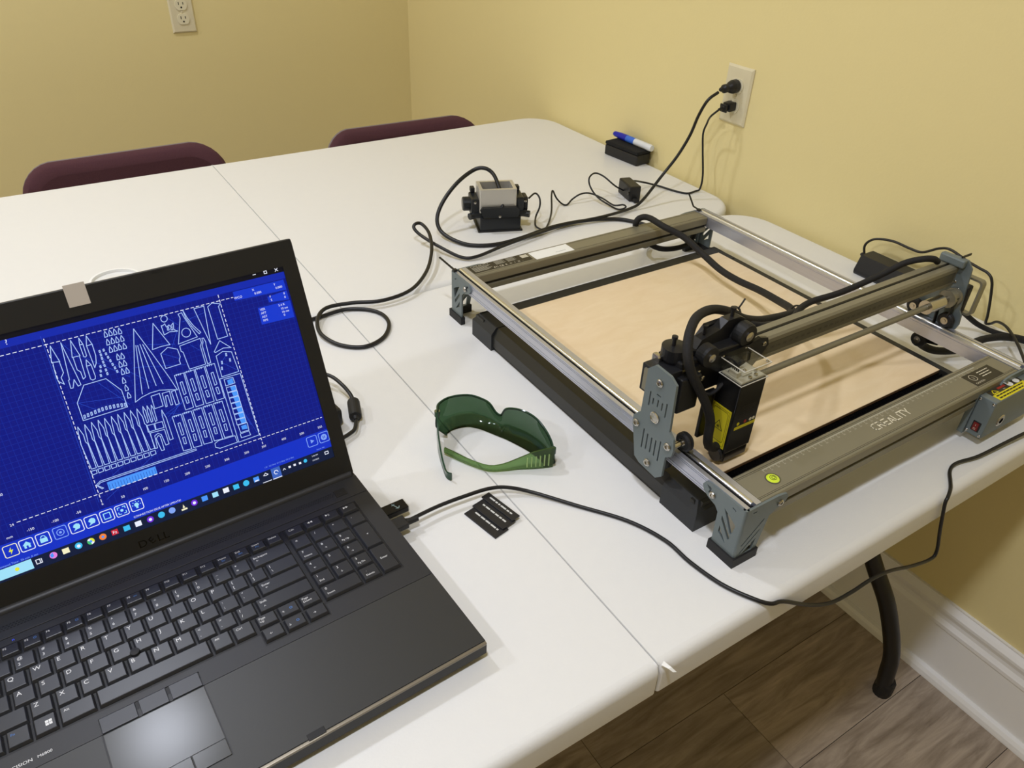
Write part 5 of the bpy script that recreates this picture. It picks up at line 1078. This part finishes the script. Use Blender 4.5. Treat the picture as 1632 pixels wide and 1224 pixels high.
layer('task_icon', 'screen_fill', lambda q: [disc(q, TASK[k][0] * 1e-5, TASK[k][1] * 1e-5, .0012, -.00038) for k in (4, 5)] + [poly(q, TASK[1], [(-2, -2), (-2.6, 1), (0, 3), (.4, -1)], -.00038)])
layer('task_icon', 'screen_white', lambda q: [disc(q, TASK[k][0] * 1e-5, TASK[k][1] * 1e-5 - .0002, .0016, -.00038) for k in (3, 9, 13)] + [q.text('Fz', TX(TASK[6], -.00038), .0030), quad(q, TASK[19][0] * 1e-5 - .002, TASK[19][0] * 1e-5 + .002, TASK[19][1] * 1e-5 - .0024, TASK[19][1] * 1e-5 - .001, -.00038)])

# ================================================================ safety goggles (lying upside down)
m = mat('green_lens', (0.050, 0.108, 0.054), 0.05, trans=1.0, ior=1.35); mat('green_arm', (0.20, 0.36, 0.12), 0.12, trans=0.9, ior=1.35); mat('green_rim', (0.03, 0.09, 0.05), 0.15, trans=0.4, ior=1.4)
GOG = thing('safety_goggles', (0.02, 0.345, 0), 'dark green wraparound safety goggles lying open on the table', 'goggles')
lens = [(-.024, .397, .045, .006), (-.019, .406, .0455, .003), (-.012, .411, .0455, .0015), (.000, .4148, .045, .001), (.016, .4135, .044, .001), (.030, .407, .043, .001), (.040, .396, .0405, .001), (.0455, .387, .0372, .001), (.0495, .379, .0275, .001), (.0530, .372, .0262, .001), (.0555, .367, .0370, .001), (.0600, .358, .0430, .001), (.0665, .341, .0475, .001), (.0725, .322, .0455, .001), (.0755, .305, .037, .001), (.0755, .291, .026, .001), (.0710, .281, .014, .001)]
def ribbon(rows, th, cols=6, bulge=0.0, lip=0.0):
    """thick curved sheet: rows of (x, y, z_top, z_low); bulge leans the middle outwards, lip folds the low edge inwards"""
    P = [Vector((r[0], r[1])) for r in rows]; n = len(P); nr = []
    for i in range(n):
        d = P[min(i + 1, n - 1)] - P[max(i - 1, 0)]; d.normalize(); nr.append(Vector((-d.y, d.x)))   # points outwards (left of travel)
    mbx = MB(); V = []
    for side in (0, 1):
        for i, r in enumerate(rows):
            for k in range(cols + 1):
                t = k / cols; z = r[3] + (r[2] - r[3]) * t; off = bulge * math.sin(math.pi * t) - (lip * max(0.0, 1 - t / 0.3) if lip else 0.0) - side * th
                V.append((P[i].x + nr[i].x * off, P[i].y + nr[i].y * off, z))
    m_ = cols + 1; N_ = n * m_; F = []
    for i in range(n - 1):
        for k in range(cols):
            a, b, c, d = i * m_ + k, i * m_ + k + 1, (i + 1) * m_ + k + 1, (i + 1) * m_ + k; F += [(a, b, c, d), (N_ + d, N_ + c, N_ + b, N_ + a)]
        F += [(i * m_, (i + 1) * m_, N_ + (i + 1) * m_, N_ + i * m_), (i * m_ + cols, N_ + i * m_ + cols, N_ + (i + 1) * m_ + cols, (i + 1) * m_ + cols)]
    for i in (0, n - 1):
        for k in range(cols): F.append((i * m_ + k, i * m_ + k + 1, N_ + i * m_ + k + 1, N_ + i * m_ + k))
    return mbx.add(V, F, None, True)
def densify(rows, k=3):
    P = catmull([(r[0], r[1], r[2]) for r in rows], k); Q = catmull([(r[3], 0, 0) for r in rows], k); return [(p.x, p.y, p.z, q.x) for p, q in zip(P, Q)]
ribbon(densify(lens), 0.0018, 8, 0.003, 0.010).build('lens', 'green_lens', GOG)
MB().tube([(x, y, z) for x, y, z, _ in densify(lens)], 0.0013, 6, True, 0).build('upper_rim', 'green_rim', GOG)
larm = [(-.0242, .3965, .044, .008), (-.0290, .386, .040, .007), (-.0350, .3725, .030, .004), (-.0405, .356, .016, .002), (-.0455, .339, .010, .0012), (-.0480, .328, .010, .0010), (-.0460, .3215, .012, .0012)]
rarm = [(.0705, .2805, .0300, .001), (.0620, .2830, .0300, .001), (.0480, .2890, .0270, .001), (.0330, .2965, .0190, .001), (.0150, .3035, .0120, .001), (-.0010, .3120, .0098, .001), (-.0140, .3310, .0095, .001), (-.0250, .3530, .0110, .001), (-.0320, .3660, .0120, .004)]
ribbon(densify(larm), 0.0020, 5, 0.0006).build('temple_arm', 'green_rim', GOG); ra = ribbon(densify(rarm), 0.0020, 5, 0.0006).build('temple_arm', 'green_arm', GOG)
mat('vent_light', S(190, 220, 140), 0.25, trans=0.4)
for i in range(6):
    t = i / 5; x = .0645 - .024 * t; y = .2815 + .0105 * t; MB().box(-0.0008, 0.0008, -0.0012, 0.0012, 0.005, 0.0225 - 0.003 * t, 0.0005, rotz(2.7, (x, y, 0))).build('vent_rib', 'vent_light', ra)
for x, y, z in ((-.0235, .3985, .040), (.0715, .2835, .024)): MB().lathe([(0.0035, -.004), (0.0035, 0.004)], (x, y, z), (0, 0, 1), 12).build('hinge', 'green_rim', GOG)

# ================================================================ three engraved tags
mat('tag_black', S(34, 34, 37), 0.38); mat('tag_edge', S(60, 60, 64), 0.4); mat('tag_print', S(205, 205, 200), 0.6)
ang = math.atan2(-0.0498, 0.0102)
TAGS = [((-0.0470, 0.2424), 0.0, 0.0510, 0.0132, 'lowest of the three small black engraved tags, nearest the laptop'), ((-0.0342, 0.2472), 0.0019, 0.0500, 0.0128, 'middle one of the three overlapping black engraved tags'), ((-0.0226, 0.2513), 0.0038, 0.0510, 0.0115, 'top black engraved tag of the three, nearest the goggles and cable')]
for i, ((x, y), z, ln, wd, lab) in enumerate(TAGS):
    M = rotz(ang, (x, y, z)); cx = 0.0
    t = thing('engraved_tag', (x, y, z), lab, 'tag', 'small black tags beside the laptop')
    MB().box(-ln / 2, ln / 2, -wd / 2 - (0.003 if i < 2 else 0), wd / 2 + (0.004 if i < 2 else 0), 0, 0.0019, 0.0003, M, 1).build('plate', 'tag_black', t)
    tp = MB(); fine_print(tp, -0.018, 0.0008, 0.037, M @ Matrix.Translation((0, 0, 0.00195)), 0.0021, 20 + i); tp.build('engraving', 'tag_print', t)

# ================================================================ air pump
mat('pump_silver', S(208, 205, 198), 0.35, 0.6); mat('pump_inside', S(92, 86, 62), 0.6); mat('pump_black', S(30, 33, 36), 0.35)
PT = math.atan2(-0.025, 0.064); PUMP = thing('air_pump', (0.3463, 0.9164, 0), 'black air pump with a square silver frame on the far table', 'air pump', None, PT, True)
MB().box(0.000, 0.080, -0.002, 0.056, 0.0, 0.030, 0.0025).build('base_block', 'pump_black', PUMP)
MB().box(-0.004, 0.0835, -0.004, 0.058, 0.0, 0.004, 0.001).build('foot_plate', 'black_plastic', PUMP)
MB().box(-0.016, 0.094, 0.002, 0.052, 0.026, 0.038, 0.004).build('side_tray', 'pump_black', PUMP)
for s, x in ((-1, -0.020), (1, 0.098)): MB().cyl((x + (0.012 if s < 0 else -0.012), 0.010, 0.031), (x, 0.004, 0.031), 0.0065, 12).build('port', 'pump_black', PUMP)
MB().prism([(0.006, 0.030), (0.0, 0.044), (0.004, 0.050), (0.070, 0.050), (0.076, 0.044), (0.074, 0.030)], -0.006, 0.004, 'y').build('front_cover', 'pump_black', PUMP)
fr = MB().plate(rrect(-0.001, 0.071, 0.002, 0.052, 0.003, 3), [rrect(0.0055, 0.0645, 0.0085, 0.0455, 0.0015, 2)], 0.038, 0.083).build('frame', 'pump_silver', PUMP)
MB().box(0.005, 0.065, 0.008, 0.046, 0.0395, 0.050).build('coil_tray', 'pump_inside', PUMP)
MB().lathe([(0.0, 0), (0.012, 0.0), (0.0135, 0.002), (0.0135, 0.016)], (-0.030, 0.030, 0.047), (1, 0, 0), 20).build('diaphragm_cap', 'pump_black', PUMP)
for a, b in ((-0.016, -0.001), (0.071, 0.087)): MB().box(a, b, 0.006, 0.050, 0.034, 0.064, 0.003).build('pump_head', 'pump_black', PUMP); MB().box(a + .003, b - .003, 0.040, 0.054, 0.064, 0.074, 0.002).build('bracket', 'black_plastic', PUMP)
MB().box(0.0865, 0.096, 0.012, 0.040, 0.034, 0.062, 0.003).build('terminal_box', 'black_plastic', PUMP)
for c, ax in (((0.0372, -0.006, 0.033), (0, -1, 0)), ((0.090, 0.0118, 0.055), (0, -1, 0)), ((-0.009, 0.0058, 0.058), (0, -1, 0))): MB().lathe([(0.0028, 0), (0.0026, 0.0014), (0, 0.002)], c, ax, 12).build('screw', 'steel', PUMP)

# ================================================================ hoses and cords
mat('cord_black', S(24, 24, 26), 0.4); mat('cord_dark', S(36, 33, 30), 0.42)
def cable(name, pts, r, label, cat='cable', extra=None, m='cord_black'):
    t = thing(name, pts[0][:2] + (min(p[2] for p in pts) - r,), label, cat)
    MB().tube(pts, r, 10).build('jacket', m, t); return t
hose = cable('air_hose', [(0.3850,0.9010,0.0460),(0.3905,0.9080,0.0560),(0.3956,0.9302,0.0780),(0.3960,0.9525,0.0960),(0.3842,0.9659,0.1050),(0.3678,0.9784,0.1000),(0.3292,0.9717,0.0850),(0.2933,0.9615,0.0600),(0.2710,0.9486,0.0350),(0.2676,0.9330,0.0150),(0.2754,0.9007,0.0070),(0.2964,0.8668,0.0040),(0.3390,0.8470,0.0040),(0.3960,0.8483,0.0040),(0.4722,0.8531,0.0090),(0.5486,0.8525,0.0070),(0.6150,0.8352,0.0045),(0.6450,0.8000,0.0040),(0.6560,0.7600,0.0040),(0.6300,0.7250,0.0045),(0.5850,0.7000,0.0080),(0.5600,0.6850,0.0180),(0.5480,0.6720,0.0320)], 0.0038, 'black air hose looping up from the pump and over to the engraver', 'hose')
lapc = cable('power_cable', [(0.862,0.8474,0.2227),(0.84,0.8516,0.2081),(0.83,0.8603,0.176),(0.82,0.8645,0.1378),(0.8,0.8709,0.0955),(0.77,0.8775,0.0551),(0.7099,0.8633,0.0160),(0.6750,0.8600,0.0060),(0.5903,0.8457,0.0100),(0.5155,0.8604,0.0040),(0.4237,0.8410,0.0090),(0.3389,0.8248,0.0090),(0.2797,0.8157,0.0060),(0.2537,0.8269,0.0060),(0.2321,0.8695,0.0140),(0.2194,0.9138,0.0200),(0.2125,0.9301,0.0300),(0.2176,0.9344,0.0360),(0.2298,0.9331,0.0340),(0.2286,0.9012,0.0280),(0.2061,0.8491,0.0220),(0.1655,0.7905,0.0160),(0.1150,0.7493,0.0120),(0.0601,0.7401,0.0110),(0.0135,0.7565,0.0110),(-0.0269,0.7604,0.0110),(-0.0508,0.7357,0.0100),(-0.0602,0.6997,0.0060),(-0.0473,0.6614,0.0036),(-0.0177,0.6385,0.0032),(0.0167,0.6475,0.0032),(0.0414,0.6781,0.0032),(0.0462,0.7111,0.0032),(0.0316,0.7378,0.0032),(0.0015,0.7546,0.0032),(-0.0358,0.7525,0.0032),(-0.0623,0.7496,0.0032),(-0.1054,0.7394,0.0032),(-0.16,0.70,0.0032),(-0.21,0.63,0.0032),(-0.245,0.55,0.0032),(-0.255,0.505,0.008),(-0.2270,0.4970,0.0130)], 0.0031, 'thick black cord from the upper plug, looped on the table behind the laptop', 'cord')
brick = thing('power_adapter', (-0.167, 0.505, 0), 'black laptop power brick mostly hidden behind the raised screen', 'power adapter', None, 0.15, True)
MB().box(-0.05, 0.05, -0.03, 0.03, 0.0, 0.026, 0.005).build('housing', 'black_plastic', brick); MB().box(-0.053, -0.0495, -0.008, 0.008, 0.006, 0.020, 0.001).build('socket', 'black_gloss', brick)
ferr = cable('charging_cable', [(-0.1390,0.5400,0.0150),(-0.1300,0.5680,0.0180),(-0.1080,0.5800,0.0200),(-0.0957,0.5660,0.0200),(-0.0898,0.5438,0.0180),(-0.0866,0.5251,0.0130),(-0.0882,0.5097,0.0090),(-0.0954,0.4871,0.0080),(-0.1070,0.4621,0.0070),(-0.1188,0.4543,0.0070),(-0.1327,0.4480,0.0080),(-0.1550,0.4300,0.0110),(-0.1650,0.4080,0.0130),(-0.1660,0.3860,0.0130)], 0.0026, 'black charging cable with a ferrite lump beside the screen', 'cable')
d = (Vector((-0.0985, 0.4800, 0.0085)) - Vector((-0.0877, 0.5130, 0.0090)))
MB().lathe([(0.0028, -0.004), (0.0045, 0.0), (0.0078, 0.001), (0.0082, 0.003), (0.0082, d.length - 0.003), (0.0078, d.length - 0.001), (0.0045, d.length), (0.0028, d.length + 0.005)], (-0.0877, 0.5130, 0.0090), d, 20).build('ferrite_core', 'rubber_black', ferr)
MB().lathe([(0.0030, -0.012), (0.0048, -0.010), (0.0052, 0.0), (0.0052, 0.008)], (-0.1660, 0.3880, 0.0130), (0, -1, 0), 14).build('barrel_plug', 'black_plastic', ferr)
thin = cable('adapter_cord', [(0.874,0.8490,0.1857),(0.862,0.853,0.176),(0.868,0.865,0.165),(0.875,0.875,0.152),(0.88,0.8854,0.1272),(0.885,0.8826,0.0902),(0.885,0.8696,0.0387),(0.8860,0.8720,0.0080),(0.8762,0.8754,0.0030),(0.8517,0.8755,0.0024),(0.8370,0.8999,0.0024),(0.8225,0.9359,0.0040),(0.7908,0.9542,0.0120),(0.7540,0.9452,0.0240),(0.7360,0.9370,0.0260)], 0.0021, 'thin black cord from the lower plug to the small black box', 'cord')
box = thing('inline_adapter', (0.7270, 0.9255, 0), 'small black box lying among the cords near the wall', 'adapter', None, -1.84, True)
MB().box(-0.0300, 0.0300, -0.0130, 0.0130, 0.0, 0.0330, 0.003).build('housing', 'black_plastic', box); MB().box(0.0295, 0.0420, -0.0060, 0.0060, 0.002, 0.0090, 0.0015).build('strain_relief', 'rubber_black', box); MB().cyl((0.028, -0.0135, 0.018), (0.028, -0.0165, 0.018), 0.004, 12).build('dial', 'black_gloss', box)
thin2 = cable('pump_lead', [(0.7180,0.9330,0.0120),(0.6877,0.9292,0.0300),(0.6742,0.9534,0.0450),(0.6600,0.9664,0.0500),(0.6394,0.9585,0.0450),(0.6361,0.9475,0.0300),(0.6392,0.9253,0.0150),(0.6492,0.9024,0.0060),(0.6553,0.8741,0.0030),(0.6630,0.8600,0.0110),(0.6640,0.8700,0.0130),(0.6500,0.8831,0.0100),(0.6494,0.9207,0.0120),(0.6364,0.9479,0.0160),(0.6118,0.9490,0.0180),(0.5933,0.9516,0.0090),(0.5767,0.9460,0.0024),(0.5672,0.9509,0.0040),(0.5580,0.9597,0.0150),(0.5521,0.9667,0.0300),(0.5413,0.9553,0.0250),(0.5159,0.9177,0.0120),(0.4886,0.8869,0.0040),(0.4615,0.8632,0.0030),(0.4496,0.8677,0.0060),(0.4483,0.8769,0.0100),(0.4666,0.9020,0.0140),(0.4776,0.9064,0.0300),(0.4815,0.9136,0.0450),(0.4782,0.9250,0.0520),(0.4560,0.9140,0.0500)], 0.0018, 'thin kinked lead running from the small black box to the pump', 'cord')
usb = cable('usb_cable', [(-0.1250,0.2765,0.0130),(-0.1130,0.2782,0.0125),(-0.0846,0.2807,0.0120),(-0.0531,0.2797,0.0120),(-0.0228,0.2770,0.0115),(-0.0018,0.2690,0.0100),(0.0222,0.2512,0.0050),(0.0547,0.2098,0.0026),(0.0889,0.1618,0.0026),(0.1053,0.1178,0.0026),(0.1070,0.0804,0.0026),(0.1141,0.0417,0.0026),(0.1280,0.0118,0.0026),(0.1410,-0.0010,0.0000),(0.1595,-0.0030,-0.0060),(0.2094,-0.0065,-0.0398),(0.2489,-0.009,-0.058),(0.2842,-0.010,-0.0615),(0.3178,-0.010,-0.0610),(0.3566,-0.010,-0.0690),(0.4124,-0.010,-0.0925),(0.4639,-0.009,-0.1106),(0.4760,-0.008,-0.1031),(0.4585,-0.006,-0.0562),(0.4430,-0.0035,-0.0084),(0.4460,-0.0020,0.0005),(0.4602,0.0043,0.0026),(0.4735,0.0128,0.0026),(0.4863,0.0219,0.0030),(0.4995,0.0270,0.0035),(0.5152,0.0268,0.0040),(0.5455,0.0204,0.0050),(0.5959,0.0170,0.0070),(0.6372,0.0140,0.0090),(0.69,0.010,0.010),(0.725,0.025,0.018),(0.715,0.047,0.028),(0.690,0.047,0.030),(0.676,0.0455,0.030)], 0.0022, 'thin black cable from the laptop to the engraver, drooping over the table edge', 'cable')
UM = rotz(YAW, (LX, LY, 0))
MB(UM).box(0.0002, 0.0170, 0.1745, 0.1905, 0.0095, 0.0172, 0.0015).build('plug', 'black_plastic', usb); MB(UM).cyl((0.0165, 0.1815, 0.0132), (0.0300, 0.1795, 0.0130), 0.0042, 12, 0.0026).build('strain_relief', 'rubber_black', usb)
dg = thing('usb_receiver', UM @ Vector((0.014, 0.2060, 0.0085)), 'short black receiver stick plugged into the laptop side, above the cable', 'usb receiver')
MB(UM).box(0.0002, 0.0295, 0.1985, 0.2135, 0.0085, 0.0165, 0.0012).build('housing', 'black_gloss', dg); MB(UM).box(0.0292, 0.0306, 0.1990, 0.2130, 0.0088, 0.0162, 0.0005).build('end_cap', 'clear_acrylic', dg)
mat('symbol_teal', S(120, 140, 140), 0.5); ar = MB(UM); stroke(ar, [(0.0145, 0.2105), (0.0185, 0.2020)], 0.0010, 0.01655, None); stroke(ar, [(0.0160, 0.2030), (0.0186, 0.2015), (0.0205, 0.2045)], 0.0009, 0.01655, None); stroke(ar, [(0.0135, 0.2085), (0.0170, 0.2095)], 0.0007, 0.01655, None); ar.build('symbol', 'symbol_teal', dg)
# plugs in the right wall outlet
p1 = MB().lathe([(0.0, 0), (0.0125, 0.0), (0.0135, 0.002), (0.0135, 0.012), (0.0105, 0.020), (0.0065, 0.026), (0.0085, 0.029), (0.0085, 0.036), (0.0055, 0.040), (0.0033, 0.046)], (XW - 0.0082, 0.8461, 0.2303), (-1, 0.0, -0.06), 18).build('plug', 'black_plastic', lapc)
p2m = frame((XW - 0.0082, 0.8461, 0.1917), (-1, 0, -0.1), (0, 1, 0)); p2 = MB(p2m).box(0.0, 0.018, -0.0105, 0.0105, -0.0085, 0.0085, 0.002); p2.box(0.018, 0.030, -0.006, 0.006, -0.0055, 0.0055, 0.002); p2.box(0.024, 0.0275, -0.009, 0.009, -0.008, 0.008, 0.001); p2.cyl((0.030, 0, 0), (0.040, 0, 0), 0.0040, 10, 0.0022); p2.build('plug', 'black_plastic', thin)

# ================================================================ power brick by the wall and its lead
psu = thing('power_adapter', (0.875, 0.366, 0), 'black oblong power brick on the table against the right wall', 'power adapter')
pr = [(0.852, 0.004), (0.852, 0.010), (0.862, 0.0350), (0.895, 0.0350), (0.901, 0.020), (0.901, 0.004), (0.898, 0.0), (0.855, 0.0)]
MB().prism(pr, 0.290, 0.441, 'y').build('housing', 'black_plastic', psu)
MB().lathe([(0.0045, 0), (0.0042, 0.006), (0.0026, 0.012)], (0.878, 0.441, 0.024), (0, 1, 0.5), 12).build('strain_relief', 'rubber_black', psu)
MB().tube([(0.878,0.4440,0.0260),(0.878,0.4498,0.0447),(0.88,0.4428,0.0581),(0.885,0.4304,0.0644),(0.89,0.406,0.0683),(0.89,0.3748,0.068),(0.89,0.3516,0.0705),(0.89,0.3266,0.0878),(0.89,0.3082,0.0931),(0.885,0.2758,0.0887),(0.88,0.2508,0.0873),(0.88,0.234,0.0847),(0.88,0.2234,0.0739),(0.885,0.2164,0.0419),(0.885,0.2109,0.018),(0.8830,0.2080,0.0060),(0.8880,0.2030,0.0060),(0.8753,0.1893,0.0200),(0.8502,0.1640,0.0300),(0.8198,0.1325,0.0300),(0.7940,0.1071,0.0260),(0.7493,0.0669,0.0200),(0.715,0.051,0.042),(0.700,0.0475,0.050),(0.676,0.0465,0.050)], 0.0022, 10).build('lead', 'cord_dark', psu)

# ================================================================ eraser, marker, white ring
mat('eraser_felt', S(22, 22, 22), 0.95, noise=0.2, nscale=800, bump=0.5, bscale=900); mat('marker_blue', S(24, 30, 170), 0.3); mat('marker_white', S(225, 228, 232), 0.35); mat('marker_band', S(60, 110, 215), 0.35)
er = thing('board_eraser', (0.8850, 1.1230, 0), 'black felt board eraser on the far table against the wall', 'eraser', None, 0.09, True)
MB().box(-0.0230, 0.0230, -0.0550, 0.0550, 0.0, 0.0250, 0.003).build('body', 'black_plastic', er); MB().box(-0.0235, 0.0235, -0.0555, 0.0555, 0.0250, 0.0335, 0.003).build('felt_pad', 'eraser_felt', er)
a, b = Vector((0.8930, 1.1870, 0.0425)), Vector((0.9010, 1.0560, 0.0415)); dv = (b - a).normalized(); L_ = (b - a).length
mk = thing('marker', (0.897, 1.12, 0.0335), 'blue capped white marker lying on the black eraser', 'marker')
MB().lathe([(0.0, 0), (0.0050, 0.0), (0.0062, 0.004), (0.0078, 0.022), (0.0082, 0.044), (0.0082, 0.046)], a, dv, 18).build('cap', 'marker_blue', mk)
MB().lathe([(0.0080, 0.046), (0.0080, 0.074)], a, dv, 18).build('label_band', 'marker_band', mk)
MB().lathe([(0.0079, 0.046), (0.0079, L_ - 0.006), (0.0070, L_), (0.0, L_)], a, dv, 18).build('barrel', 'marker_white', mk)
mat('ring_white', S(240, 240, 238), 0.4)
rgs = thing('plastic_ring', (-0.288, 1.030, 0), 'thin white plastic ring on the table behind the laptop lid', 'ring')
MB().lathe([(0.036, 0.0), (0.040, 0.0), (0.040, 0.005), (0.036, 0.005), (0.036, 0.0)], (-0.288, 1.030, 0), (0, 0, 1), 40).build('band', 'ring_white', rgs)

# ================================================================ lift everything from table height to the floor
for o in bpy.data.objects:
    if o.parent is None and o.type != 'CAMERA': o.location.z += H
